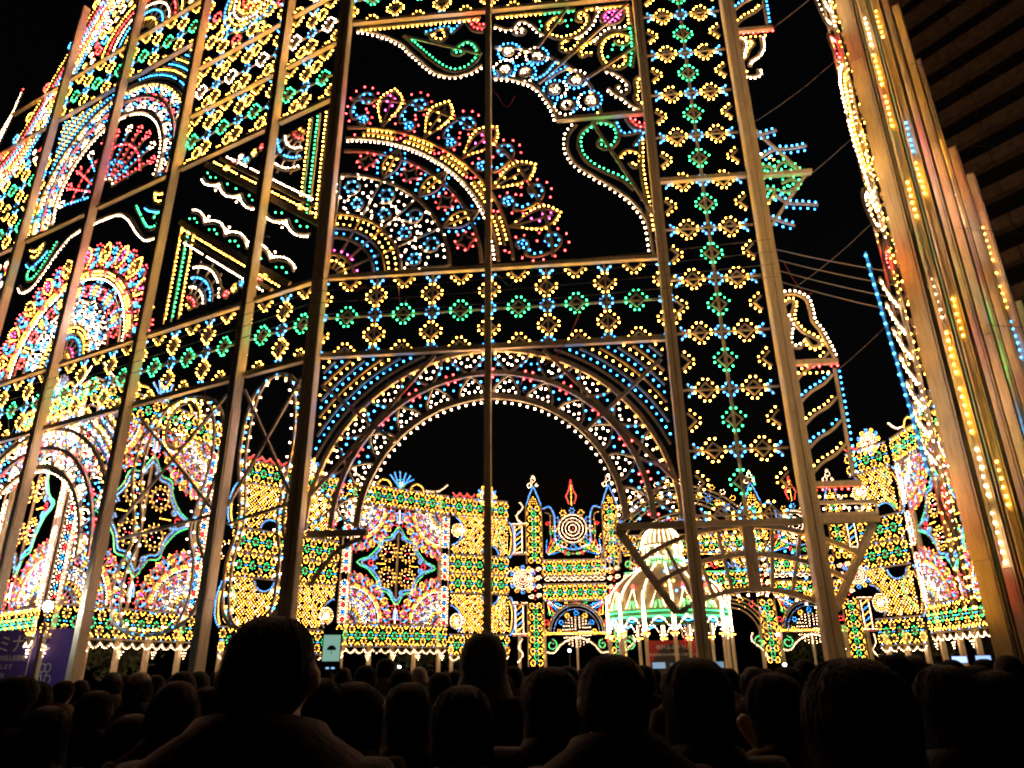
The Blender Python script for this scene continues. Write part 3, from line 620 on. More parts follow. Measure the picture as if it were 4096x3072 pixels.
for k_, (uu, zt, _d) in enumerate(SIDEP):
    for q, (dz, cl) in enumerate(((.12, 'Y'), (-.04, 'W'), (-.12, 'Y'))):
        if q == 2 and k_ % 2: continue
        P2 = np.array([(uu - .2 - .1 * abs(math.sin(z_ * 1.3 + k_)) - q * .1, z_) for z_ in np.arange(2.6 + k_ % 2, zt - .3, .17 if k_ < 9 else .24)])
        o = new('edge_board'); o.strip(P2[::3], .04, .04, d=dz)
        for lo in range(0, len(P2), 9):
            if (lo // 9 + k_ + q) % 5 != 4: o.dots(P2[lo:lo + 8], cl if (lo // 9) % 4 else 'YGRY'[(lo // 9 + k_) % 4], d=dz)
for uu in (2.62, 5.8, 10.3):
    for z_ in np.arange(5.4, 17 if uu < 9 else 13, 2.2): endline([(uu, z_), (uu - .3, z_ + .5), (uu - .15, z_ + 1.2), (uu, z_ + 1.7)], 'WYWBYG'[int(z_) % 6], .1, .14)
flush()

# ================================================================== the ring of panels behind
FAR = dict(rb=.0128, hi=False)
def r_diamond(o, u, z, k, col, n=10):
    o.strip(A([(.2 * k, 0), (0, .24 * k), (-.2 * k, 0), (0, -.24 * k)]) + [u, z], .05 * k, .04, True)
    a = np.linspace(0, 2 * math.pi, n, endpoint=False); o.dots(np.stack([u + .27 * k * np.cos(a), z + .33 * k * np.sin(a)], 1), col)
def r_band(o, u0, n, p, z0, h=None):
    k = p / 1.64 * 1.22; h = h or 1.5 * p; zc = z0 + h / 2
    for i in range(n + 1):
        u = u0 + i * p
        for s_ in (-.26, .26): r_diamond(o, u, zc + s_ * h, k, 'Y', 8)
        o.dots([(u - .1 * k, zc), (u + .1 * k, zc), (u, z0 + .02), (u, z0 + h - .02)], 'B')
        if i < n:
            r_diamond(o, u + p / 2, zc, k, 'G', 8)
            for s_ in (0, 1):
                zb = z0 + .03 + s_ * (h - .06); sg = -1 if s_ else 1
                o.dots([(u + p / 2 + x * k, zb + sg * y * k) for x, y in ((-.2, .05), (-.1, .16), (0, .25), (.1, .16), (.2, .05))], 'Y')
    for z in (z0 - .03, z0 + h + .03): o.strip([(u0 - .1, z), (u0 + n * p + .1, z)], .06, .06)
def r_col(o, uc, z0, n, p):
    k = p / 1.64 * 1.2
    for i in range(n + 1):
        z = z0 + i * p
        for s_ in (-.33, .33): r_diamond(o, uc + s_ * p * 1.05, z, k, 'Y', 8)
        o.dots([(uc, z)], 'B')
        if i < n:
            r_diamond(o, uc, z + p / 2, k, 'G', 8)
            for s_ in (-1, 1): o.dots([(uc + s_ * (p * .72 - y * k), z + p / 2 + x * k) for x, y in ((-.16, .06), (0, .2), (.16, .06))], 'Y')
    for s_ in (-1, 1): o.strip([(uc + s_ * p * .76, z0 - .2), (uc + s_ * p * .76, z0 + n * p + .2)], .06, .06)
def scallop(o, u0, u1, z, col='W', p=.45, h=.18, sp=.1):
    n = max(2, round((u1 - u0) / p)); t = np.linspace(0, n, n * 10 + 1); o.line(np.stack([u0 + (u1 - u0) * t / n, z - h * np.abs(np.sin(t * math.pi))], 1), col, sp, -.05, .04)
def sunburst(o, c, R_, col='W', out='YB'):
    for k, q in enumerate((.0, .18, .34, .5, .66)): o.dots(ring(c, max(q, .02) * R_, max(1, int(2 * math.pi * q * R_ / .1))), 'R' if k == 0 else col)
    for k in range(12):
        cc = (c[0] + R_ * .88 * math.cos(k * math.pi / 6), c[1] + R_ * .88 * math.sin(k * math.pi / 6)); o.strip(ring(cc, R_ * .1, 6), .03, .03, True); o.dots(ring(cc, R_ * .13, 6), out[k % 2])
    o.strip(ring(c, R_ * .72, 20), .04, .04, True)
def plume(o, c, k=1.0):
    for a in range(20, 170, 25): o.line(smooth([c, (c[0] + .35 * k * math.cos(RAD(a)), c[1] + .3 * k), (c[0] + .75 * k * math.cos(RAD(a)), c[1] + (.35 + .5 * math.sin(RAD(a))) * k)], 3), 'B', .09, .05, .03)
    o.dots(ring((c[0], c[1] + .25 * k), .22 * k, 8), 'G'); o.dots(ring((c[0], c[1] + .22 * k), .1 * k, 5), 'Y')
def legs(parent, us, ztop, w=.16, mat=None):
    for u in us: box('leg', u - w / 2, u + w / 2, .1, .1 + w, 0, ztop, POST, parent)
def span(p, q):
    d = (q[0] - p[0], q[1] - p[1]); return math.hypot(*d), math.atan2(d[1], d[0])

def rosette_panel(p, q, label, z0=2.55, H_=8.3):
    L, yaw = span(p, q); t = thing('rosette_panel', label, 'light panel', (p[0], p[1], 0), yaw, 'light panels of the ring')
    sw = .5; m = L / 2
    n = int((L - .3) / .62); pz = (L - .3) / n
    o = Orn(**FAR); scallop(o, .1, L - .1, z0 + .28, 'W'); 
    for u in np.linspace(.3, L - .3, 5): o.dots([(u + x, z0 - .05 - y) for x, y in ((-.1, 0), (.1, 0), (0, 0), (-.05, .1), (.05, .1), (0, .2))], 'W')
    o.build('fringe', t)
    o = Orn(**FAR); r_band(o, .15, n, pz, z0 + .38); o.build('diamond_band', t)
    zt = z0 + H_; o = Orn(**FAR); r_band(o, .15, n, pz, zt - pz * 1.5); o.build('diamond_band', t)
    za = z0 + .42 + pz * 1.5; zb = zt - pz * 1.5 - .08; s_ = min((L / 2 - sw - .12), (zb - za) / 2) / 7.3
    for cx, cz, a in ((sw, za, 0), (L - sw, za, 90), (L - sw, zb, 180), (sw, zb, 270)):
        o = Orn(**FAR); fan(lambda _n: o, (cx, cz), a + 2, a + 88, s_, .115); o.build('corner_fan', t)
    zc = (za + zb) / 2; hw = (L / 2 - sw) * .86; hh = (zb - za) / 2 * .66
    o = Orn(**FAR)
    for k, col in ((1.0, 'G'), (.9, 'B')):
        oc = []
        for a in (0, 90, 180, 270): pass
        quarter = [(hw, 0), (hw * .72, hh * .16), (hw * .5, hh * .42), (hw * .42, hh * .66), (hw * .2, hh * .72), (0, hh)]
        full = quarter + [(-x, z) for x, z in quarter[::-1][1:]] + [(-x, -z) for x, z in quarter[1:]] + [(x, -z) for x, z in quarter[::-1][1:-1]]
        o.line(smooth(A(full) * k + [m, zc], 4, True), col, .1, -.04, .05, True)
    for sx in (-1, 1):
        for sz in (-1, 1):
            c_ = (m + sx * hw * .26, zc + sz * hh * .33)
            for k, (r_, cl) in enumerate(((.42, 'Y'), (.3, 'Y'), (.16, 'W'), (.05, 'R'))): o.dots(ring(c_, r_ * hw / 2.0 + .02, max(2, int(r_ * 34))), cl)
            o.strip(ring(c_, .36 * hw / 2, 14), .05, .04, True)
            o.line(spiral((m + sx * hw * .14, zc + sz * hh * .74), .2, 90, 1.2, 10), 'B', .1, .04, .04); o.line(spiral((m + sx * hw * .6, zc + sz * hh * .13), .2, 0, 1.2, 10), 'B', .1, .04, .04)
        o.dots(ring((m + sx * hw * .68, zc), .12, 7), 'R'); o.dots(resample(A([(m + sx * hw * .3, zc), (m + sx * hw * .55, zc)]), .1), 'Y')
    for sz in (-1, 1):
        zz = zc + sz * hh; o.line([(m - .1, zz + sz * .3), (m - .16, zz + sz * .75), (m + .16, zz + sz * .75), (m + .1, zz + sz * .3)], 'B', .09, .05, .04, True); o.dots(resample(A([(m, zz + sz * .2), (m, zz + sz * .95)]), .1), 'W'); o.dots(ring((m, zz + sz * .18), .2, 9), 'R')
    o.strip([(m, za), (m, zb)], .08, .06, d=.06)
    o.build('lozenge', t)
    for u in (sw / 2, L - sw / 2):
        o = Orn(**FAR); z = za
        while z < zb - .3:
            if not (abs(z - zc) > .35 and abs(abs(z - zc) - .95) < .16):
                o.dots(ring((u, z + .15), .16, 8), 'W'); o.dots(ring((u, z + .15), .07, 4), 'BR'[int(z * 3) % 2]); o.dots([(u - .2, z), (u + .2, z), (u - .2, z + .18), (u + .2, z + .18)], 'W')
            z += .34
        o.strip([(u - .24, za), (u - .24, zb)], .05, .05); o.strip([(u + .24, za), (u + .24, zb)], .05, .05); o.build('side_strip', t)
    o = Orn(**FAR)
    o.line(arc((m - 1.0, zt), .45, 10, 170), 'Y', .1, .05, .05); o.line(arc((m + 1.0, zt), .45, 10, 170), 'Y', .1, .05, .05); plume(o, (m, zt + .05), 1.1)
    o.line(smooth([(.2, zt + .7), (.8, zt + .25), (m - 1.5, zt + .15)], 4), 'W', .1, .05, .05); o.line(smooth([(L - .2, zt + .7), (L - .8, zt + .25), (m + 1.5, zt + .15)], 4), 'W', .1, .05, .05)
    o.build('crest', t)
    for u in (sw + .02, L - sw - .02): box('upright', u - .07, u + .07, .06, .16, z0 + .2, zt, POST, t)
    legs(t, [.4, L * .3, m, L * .7, L - .4], z0 + .5)
    return t
def lattice_panel(p, q, label, z0=2.55, mid=True, flip=False):
    L, yaw = span(p, q); t = thing('lattice_panel', label, 'light panel', (p[0], p[1], 0), yaw, 'light panels of the ring')
    n = max(2, int((L - .3) / .62)); pz = (L - .3) / n; zt = z0 + 8.3
    o = Orn(**FAR); r_band(o, .15, n, pz, z0); scallop(o, .1, L - .1, z0 - .05); o.build('diamond_band', t)
    zm = z0 + 4.15
    for z in (zm - pz * 1.5 - .02, zm + .02): o = Orn(**FAR); r_band(o, .15, n, pz, z); o.build('diamond_band', t)
    o = Orn(**FAR); r_band(o, .15, n, pz, zt - pz * 1.5); o.build('diamond_band', t)
    for za, zb in ((z0 + pz * 1.5 + .1, zm - pz * 1.5 - .1), (zm + pz * 1.5 + .1, zt - pz * 1.5 - .08)):
        o = Orn(**FAR); hh = zb - za; low = za < zm
        side_ = 0 if not flip else L
        holes = [((side_ + (-.1 if not flip else .1), za + hh * (.3 if low else .62)), hh * .42), ((L * .68 if not flip else L * .32, zb if low else za), hh * .26)]
        ok = lambda x, z: all(math.hypot(x - c[0], z - c[1]) > r_ + .06 for c, r_ in holes)
        sp = .155; i = 0; z = za + .06
        while z < zb:
            x = .1 + (sp / 2 if i % 2 else 0); j = 0
            while x < L - .08:
                if ok(x, z) and not (i % 4 == 0 and j % 3 == 0): o.dots([(x, z)], 'W' if (i // 2 + j) % 4 == 0 else 'Y')
                x += sp; j += 1
            z += sp * .55; i += 1
        for k in range(-3, 8):
            a_, b_ = np.array([k * 1.2, za]), np.array([k * .5 + hh, zb]); P_ = np.array([a_ + (b_ - a_) * f for f in np.linspace(0, 1, 14)])
            P_ = np.array([q_ for q_ in P_ if .05 < q_[0] < L - .05 and ok(*q_)]); 
            if len(P_) > 2 and np.max(np.linalg.norm(np.diff(P_, axis=0), axis=1)) < .6: o.strip(P_, .05, .03, d=.04)
        for c, r_ in holes:
            P_ = np.array([q_ for q_ in arc(c, r_, -180, 180, 60) if .03 < q_[0] < L - .03 and za < q_[1] < zb])
            if len(P_) > 3:
                brk = np.where(np.linalg.norm(np.diff(P_, axis=0), axis=1) > .5)[0]
                for g in np.split(P_, brk + 1):
                    if len(g) > 2: o.line(g, 'B', .1, .03, .05)
        sc_ = (side_ + (.45 if not flip else -.45), holes[0][0][1])
        for r_, cl in ((.06, 'W'), (.16, 'W'), (.26, 'Y'), (.36, 'W')): o.dots(ring(sc_, r_, int(6 + r_ * 40)), cl)
        o.line(smooth([(L - .1, za + .2), (L - .6, za + hh * .5), (L - .2, zb - .2)] if not flip else [(.1, za + .2), (.6, za + hh * .5), (.2, zb - .2)], 5), 'G', .1, .05, .05)
        o.build('lattice', t)
    o = Orn(**FAR)
    e = L if not flip else 0; sg = 1 if not flip else -1
    for za in (z0 + 1.0, zm + 1.0): o.line(smooth([(e, za), (e + .25 * sg, za + .4), (e + .3 * sg, za + 1.2), (e + .15 * sg, za + 1.8), (e, za + 2)], 4), 'B', .1, .05 * -sg, .05); o.line(smooth([(e, za + .1), (e + .15 * sg, za + .6), (e + .18 * sg, za + 1.3), (e, za + 1.8)], 4), 'Y', .1, .03, .04)
    o.dots(ring((e + .12 * sg, zm), .3, 12), 'W'); o.dots(ring((e + .12 * sg, zm), .42, 12), 'Y')
    o.build('edge_scroll', t)
    o = Orn(**FAR); sunburst(o, (L * .62, zt + .25), .6); scallop(o, .1, L * .4, zt + .32, 'R', .4); o.build('crest', t)
    legs(t, [.25, L / 2, L - .25], z0 + .5)
    return t
rosette_panel((-8.5, 36.3), (-3.55, 40.1), 'square light panel with four rosettes and green lozenge seen through the big arch')
lattice_panel((-3.5, 40.2), (-.3, 41.7), 'gold lattice light panel with blue crescents beside the central post of the gate')
lattice_panel((-12.35, 31.9), (-8.6, 36.1), 'gold lattice light panel behind the corner post, left of the four rosettes', flip=True)
rosette_panel((-15.6, 25.0), (-13.0, 30.8), 'light panel with rosettes at far left, seen between the wing posts', H_=9.5)
rosette_panel((-20.6, 28.9), (-15.9, 25.3), 'leftmost rosette light panel above the purple banner', H_=9.5)
lattice_panel((15.4, 32.6), (16.35, 30.5), 'narrow gold lattice light panel right of the dome, next to the amber posts')
rosette_panel((16.4, 30.3), (16.2, 24.6), 'slanting light panel with rosettes squeezed against the amber posts at right')

# ================================================================== far gate with towers
fg = thing('towered_light_gate', 'distant light gate with slim spired towers, white sunburst and round arches behind the dome', 'gate', (0, 44, 0), RAD(-2))
def fpart(name): return Orn(**FAR)
for uc in (1.22, 5.85, 14.5, 19.25):
    o = Orn(**FAR); r_col(o, uc, 2.15, 5, .62); r_col(o, uc, 7.85, 5, .62)
    z = 5.6
    while z < 7.6:
        for s_ in (-1, 1): o.line(spiral((uc + s_ * .2, z + .2), .2, 90 - 90 * s_, 1.1, 9), 'W', .09, .04, .04)
        o.dots([(uc, z), (uc, z + .2)], 'R'); z += .5
    o.line([(uc - .42, 11.15), (uc - .2, 11.8), (uc, 12.3), (uc + .2, 11.8), (uc + .42, 11.15)], 'B', .09, .04, .05); o.dots([(uc + x, 11.25 + y) for y in (0, .14, .28, .42) for x in np.arange(-.28 + y * .6, .3 - y * .6, .12)], 'Y')
    o.dots(ring((uc, 12.75), .14, 8), 'W'); o.dots(ring((uc, 12.95), .07, 4), 'W')
    for s_ in (-1, 1): o.line(spiral((uc + s_ * .25, 12.4), .16, 90, 1.0 * s_, 9), 'W', .09, .04, .04)
    o.build('tower', fg); 
for uc in (3.55, 16.85):
    hw = 1.75
    o = Orn(**FAR); r_band(o, uc - hw, 6, 2 * hw / 6, 5.55); r_band(o, uc - hw, 6, 2 * hw / 6, 6.95)
    for x in np.arange(-hw, hw + .01, .1): o.dots([(uc + x, 6.75 + .1 * math.sin(x * 9)), (uc + x, 6.75 - .1 * math.sin(x * 9))], 'W')
    o.build('diamond_band', fg)
    o = Orn(**FAR); sunburst(o, (uc, 9.7), 1.25, 'W', 'YB'); o.line([(uc - .14, 11.2), (uc - .3, 11.7), (uc - .1, 12.1), (uc, 12.7), (uc + .1, 12.1), (uc + .3, 11.7), (uc + .14, 11.2)], 'R', .09, .03, .05); o.dots(resample(A([(uc, 11.1), (uc, 12.4)]), .1), 'Y'); o.build('sunburst', fg)
    o = Orn(**FAR)
    o.line(smooth([(uc - hw, 10.9), (uc - hw + .4, 11.0), (uc - hw + .62, 10.5), (uc - hw + .65, 9.6), (uc - 1.0, 8.8), (uc, 8.42), (uc + 1.0, 8.8), (uc + hw - .65, 9.6), (uc + hw - .62, 10.5), (uc + hw - .4, 11.0), (uc + hw, 10.9)], 5), 'B', .09, .05, .06)
    o.line(smooth([(uc - hw + .1, 10.7), (uc - hw + .42, 10.5), (uc - hw + .4, 9.5), (uc - 1.1, 8.55), (uc, 8.2), (uc + 1.1, 8.55), (uc + hw - .4, 9.5), (uc + hw - .42, 10.5), (uc + hw - .1, 10.7)], 5), 'Y', .1, 0, .05)
    for s_ in (-1, 1):
        for k in range(6):
            x0, z0_ = uc + s_ * (hw - .1), 8.1; a_ = RAD(15 + k * 14); o.dots([(x0 - s_ * r_ * math.cos(a_), z0_ + r_ * math.sin(a_)) for r_ in np.arange(.2, 1.3 - .1 * abs(k - 2), .12)], 'BYGYRB'[k])
        for k in range(7): o.dots(ring((uc + s_ * (.3 + k * .2), 8.22 + .05 * k * k), .09, 5), 'GRGYRGR'[k])
    o.build('cusped_arch', fg)
    o = Orn(**FAR)
    for r_, cl in ((1.5, 'B'), (1.62, 'Y'), (1.3, 'B')): o.line(arc((uc, 3.75), r_, 0, 180), cl, .1, 0, .05 if r_ > 1.4 else .02)
    for k in range(11): o.dots(ring((uc + 1.85 * math.cos(RAD(k * 18)) * .98, 3.75 + min(1.75, 1.85 * math.sin(RAD(k * 18)))), .12, 6), 'GRYB'[k % 4])
    for k in range(6): o.dots(ring((uc, 3.8), .15 + k * .13, 3 + k * 4), 'W')
    for k in range(7): o.dots(ring((uc + 1.02 * math.cos(RAD(k * 30)), 3.8 + 1.02 * math.sin(RAD(k * 30))), .11, 6), 'YB'[k % 2])
    for k in range(3): o.line([(uc - hw, 3.65 + k * .0), (uc + hw, 3.65)], 'Y', .11, 0.05 * k, .05)
    for s_ in (-1, 1):
        for k in range(5): o.dots([(uc + s_ * (hw - .1 - r_ * math.cos(RAD(20 + k * 15))), 5.5 - r_ * math.sin(RAD(20 + k * 15)) * .8) for r_ in np.arange(.15, .9, .12)], 'BYBRY'[k])
    o.build('round_arch', fg)
    o = Orn(**FAR)
    o.line(smooth([(uc - hw, 2.75), (uc - hw + .4, 2.72), (uc - 1.0, 3.1), (uc - .4, 3.45), (uc, 3.53), (uc + .4, 3.45), (uc + 1.0, 3.1), (uc + hw - .4, 2.72), (uc + hw, 2.75)], 5), 'W', .1, -.05, .06)
    for s_ in (-1, 1): o.line(spiral((uc + s_ * (hw - .3), 3.1), .3, 90, 1.2 * s_, 12), 'G', .1, .04, .04)
    o.build('wave_board', fg)
    legs(fg, [uc], 3.6, .12)
for e, sg in ((.3, 1), (20.1, -1)):
    for z0_ in (3.7, 8.3):
        o = Orn(**FAR)
        for x in (-.22, .22): o.line([(e + x, z0_), (e + x, z0_ + 1.6)], 'W', .1, .04, .05)
        for k in range(5): o.line([(e - .2, z0_ + .1 + k * .3), (e + .2, z0_ + .4 + k * .3)], 'B' if k % 2 else 'Y', .09, .04, .04)
        for zz in (z0_ - .08, z0_ + 1.65): o.dots(resample(A([(e - .4, zz), (e + .4, zz)]), .09), 'R'); o.dots(resample(A([(e - .45, zz + .1), (e + .45, zz + .1)]), .09), 'W'); o.strip([(e - .45, zz), (e + .45, zz)], .06)
        o.build('twisted_column', fg)
    o = Orn(**FAR); sunburst(o, (e + .2 * sg, 6.75), .8); o.line(smooth([(e + .1, 3.5), (e - .15 * sg, 3.0), (e + .1 * sg, 2.6), (e - .2 * sg, 2.2)], 4), 'W', .09, .04, .05); o.line(smooth([(e + .2 * sg, 10.1), (e - .1 * sg, 10.5), (e + .3 * sg, 11.0), (e + .1 * sg, 11.4)], 4), 'W', .09, .04, .05); o.build('side_scroll', fg)
legs(fg, [.25, 1.7, 5.4, 6.2, 14.0, 15.1, 18.7, 20.0], 4, .16); 
# central round arches of the far gate
c_ = (10.15, 7.2)
for r_, cl, w_ in ((5.0, 'W', .1), (4.75, 'B', .04), (4.5, 'Y', .06), (4.25, 'G', .04), (4.0, 'W', .1), (3.3, 'W', .08), (3.1, 'Y', .05), (2.9, 'B', .04), (2.7, 'W', .08)):
    o = Orn(**FAR); o.line(arc(c_, r_, 0, 180, 50), cl, .11, .0, w_); o.build('arch_ring', fg)
o = Orn(**FAR)
for k in range(25):
    a_ = k * 7.5; P_ = lambda r_: (c_[0] + r_ * math.cos(RAD(a_)), c_[1] + r_ * math.sin(RAD(a_))); o.dots(ring(P_(4.5), .16, 7), 'YB'[k % 2]); o.dots(ring(P_(3.0), .12, 6), 'BYR'[k % 3]); o.strip([P_(4.0), P_(5.0)], .04)
    o.dots(ring(P_(5.25), .14, 6), 'WY'[k % 2])
o.build('rosette_row', fg)
o = Orn(**FAR); r_band(o, 6.55, 11, .65, 8.2); r_band(o, 6.55, 11, .65, 6.0)
for k in range(11):
    u = 6.75 + k * .68; o.line(spiral((u, 7.5), .28, k * 60, 1.2, 12), 'GRYBWY'[k % 6], .1, .04, .05); o.dots(ring((u + .3, 7.4), .16, 7), 'YRB'[k % 3])
for z in (7.05, 8.05): o.dots(resample(A([(6.5, z), (13.8, z)]), .1), 'G' if z < 7.5 else 'Y')
o.build('diamond_band', fg)
for s_ in (-1, 1):
    o = Orn(**FAR); cc = (10.15 + s_ * 2.2, 3.4)
    for r_, cl in ((1.6, 'W'), (1.85, 'Y'), (2.05, 'R'), (2.3, 'Y')): o.line(arc(cc, r_, 0, 180), cl, .1, 0, .06)
    for k in range(13): o.dots(ring((cc[0] + 2.6 * math.cos(RAD(k * 15)), cc[1] + 2.6 * math.sin(RAD(k * 15)) * .8), .14, 6), 'RYGB'[k % 4])
    o.line(spiral((10.15 + s_ * 3.7, 3.1), .38, 90, 1.2 * s_, 14), 'G', .1, .05, .05); o.line(smooth([(10.15 + s_ * 4.1, 2.2), (10.15 + s_ * 3.9, 2.7), (10.15 + s_ * 3.3, 3.2), (10.15 + s_ * 3.4, 3.6)], 5), 'W', .1, .05, .05)
    o.build('round_arch', fg)

# ================================================================== domed gazebo
GZ = (40 * math.sin(RAD(11.35)), 40 * math.cos(RAD(11.35)))
gz = thing('domed_light_gazebo', 'pale green domed gazebo with white ribs and slender columns in the ring', 'gazebo', (GZ[0], GZ[1], 0))
DOME = mat_plain('dome_canvas', (.62, .58, .32), .8, .1, 4, .2)
prof = [(3.0, 4.45), (3.0, 4.9), (2.9, 5.28), (2.7, 5.58), (2.44, 5.85), (1.9, 6.3), (1.25, 6.66), (1.0, 6.85)]
def lathe(name, prof, mat, parent, n=36):
    V = []; F = []
    for r_, z in prof:
        for k in range(n): V.append((r_ * math.cos(2 * math.pi * k / n), r_ * math.sin(2 * math.pi * k / n), z))
    for i in range(len(prof) - 1):
        for k in range(n): F.append((i * n + k, i * n + (k + 1) % n, (i + 1) * n + (k + 1) % n, (i + 1) * n + k))
    return obj(name, mk(name, V, F, mat, True), parent)
lathe('dome', prof, DOME, gz); lathe('drum', [(3.0, 4.0), (3.06, 4.02), (3.06, 4.44), (3.0, 4.45)], mat_plain('green_drum', (.12, .3, .16), .7), gz)
lathe('lantern', [(1.05, 6.8), (1.08, 7.1), (.95, 7.12), (.93, 7.7), (1.05, 7.78), (1.0, 7.9)], mat_plain('lantern_paint', (.35, .42, .3), .7), gz, 16)
lathe('cupola', [(1.0, 7.9), (.95, 8.2), (.8, 8.5), (.5, 8.75), (.12, 8.88), (.04, 9.15), (.01, 9.3)], DOME, gz, 16)
FAR = dict(rb=.017, hi=False)
class Cyl(Orn):
    def pt(s, r_, a, z, col): s.B.setdefault(col, []).append((r_ * math.cos(a), r_ * math.sin(a), z))
NC = 14
for k in range(NC):
    a = 2 * math.pi * k / NC + .12; an = 2 * math.pi * (k + 1) / NC + .12; am = (a + an) / 2
    tube('column', [(3.1 * math.cos(a), 3.1 * math.sin(a), 0), (3.1 * math.cos(a), 3.1 * math.sin(a), 3.3)], .085, POST, gz, 8)
    cpx, cpy = 3.1 * math.cos(a), 3.1 * math.sin(a)
    o = Cyl(**FAR)
    for j in range(8): o.B.setdefault('Y', []).append((cpx + .17 * math.cos(j * .785), cpy + .17 * math.sin(j * .785), 3.3))
    for z in np.arange(3.45, 5.3, .085):
        for s_ in (-1, 1): o.pt(3.16, a + s_ * .022 * max(.15, min(1, (5.5 - z) * .8)), z, 'W')
    V, F = boxdata(-.05, .05, -.05, .05, 3.3, 5.3); o.V = [(cpx + x, cpy + y, z) for x, y, z in V]; o.F = F
    o.build('pinnacle', gz)
    o = Cyl(**FAR)
    for t_ in np.linspace(0, 1, 15):
        aa = a + (an - a) * (.06 + .88 * t_); o.pt(3.1, aa, 3.2 + .85 * math.sin(math.pi * t_) ** .7, 'W')
    for t_ in np.linspace(0, 1, 9): o.pt(3.12, a + (an - a) * (.3 + .4 * t_), 3.98 - .12 * math.sin(math.pi * t_), 'B')
    for t_ in np.linspace(.08, .92, 13):
        for z in (4.1, 4.34): o.pt(3.12, a + (an - a) * t_, z, 'G')
    for q in range(8):
        for s_ in (-1, 1): o.pt(3.08 - q * .03, am + s_ * .11 * (1 - q / 8), 4.55 + q * .115, 'W')
        if q < 5:
            for s_ in (-1, 1): o.pt(3.08 - q * .03, am + s_ * .045 * (1 - q / 6), 4.52 + q * .1, 'G')
    for j in range(6): o.B.setdefault('R', []).append((2.85 * math.cos(am) + .07 * math.cos(j * 1.05) * -math.sin(am), 2.85 * math.sin(am) + .07 * math.cos(j * 1.05) * math.cos(am), 5.55 + .07 * math.sin(j * 1.05)))
    o.build('arch_lights', gz)
    o = Cyl(**FAR); zs = np.linspace(0, 1, 34); pr = np.array(prof[1:])
    s_ = np.linspace(0, len(pr) - 1, 34); rr = np.interp(s_, range(len(pr)), pr[:, 0]); zz = np.interp(s_, range(len(pr)), pr[:, 1])
    for r_, z in zip(rr, zz): o.pt(r_ + .05, a, z, 'W')
    o.build('rib_lights', gz)
o = Cyl(**FAR)
for k in range(48):
    a = k * math.pi / 24
    for z in (6.9, 7.05): o.pt(1.12, a, z, 'G')
    o.pt(1.1, a, 7.75, 'W'); o.pt(1.12, a, 7.15, 'W')
for k in range(12):
    a = k * math.pi / 6
    for z in np.arange(7.2, 7.75, .09): o.pt(1.0, a, z, 'W'); o.pt(1.0, a + .13, z, 'G' if k % 2 else 'W')
    for r_, z in ((1.05, 7.95), (1.03, 8.05), (1.0, 8.15), (.98, 8.25), (.93, 8.35), (.87, 8.45), (.8, 8.55), (.68, 8.65), (.55, 8.75), (.4, 8.82), (.25, 8.88)):
        o.pt(r_, a, z, 'W'); o.pt(r_, a + .26, z, 'W')
o.build('lantern_lights', gz)
lathe('step', [(3.5, 0), (3.5, .15), (0.01, .15)], POST, gz, 24)

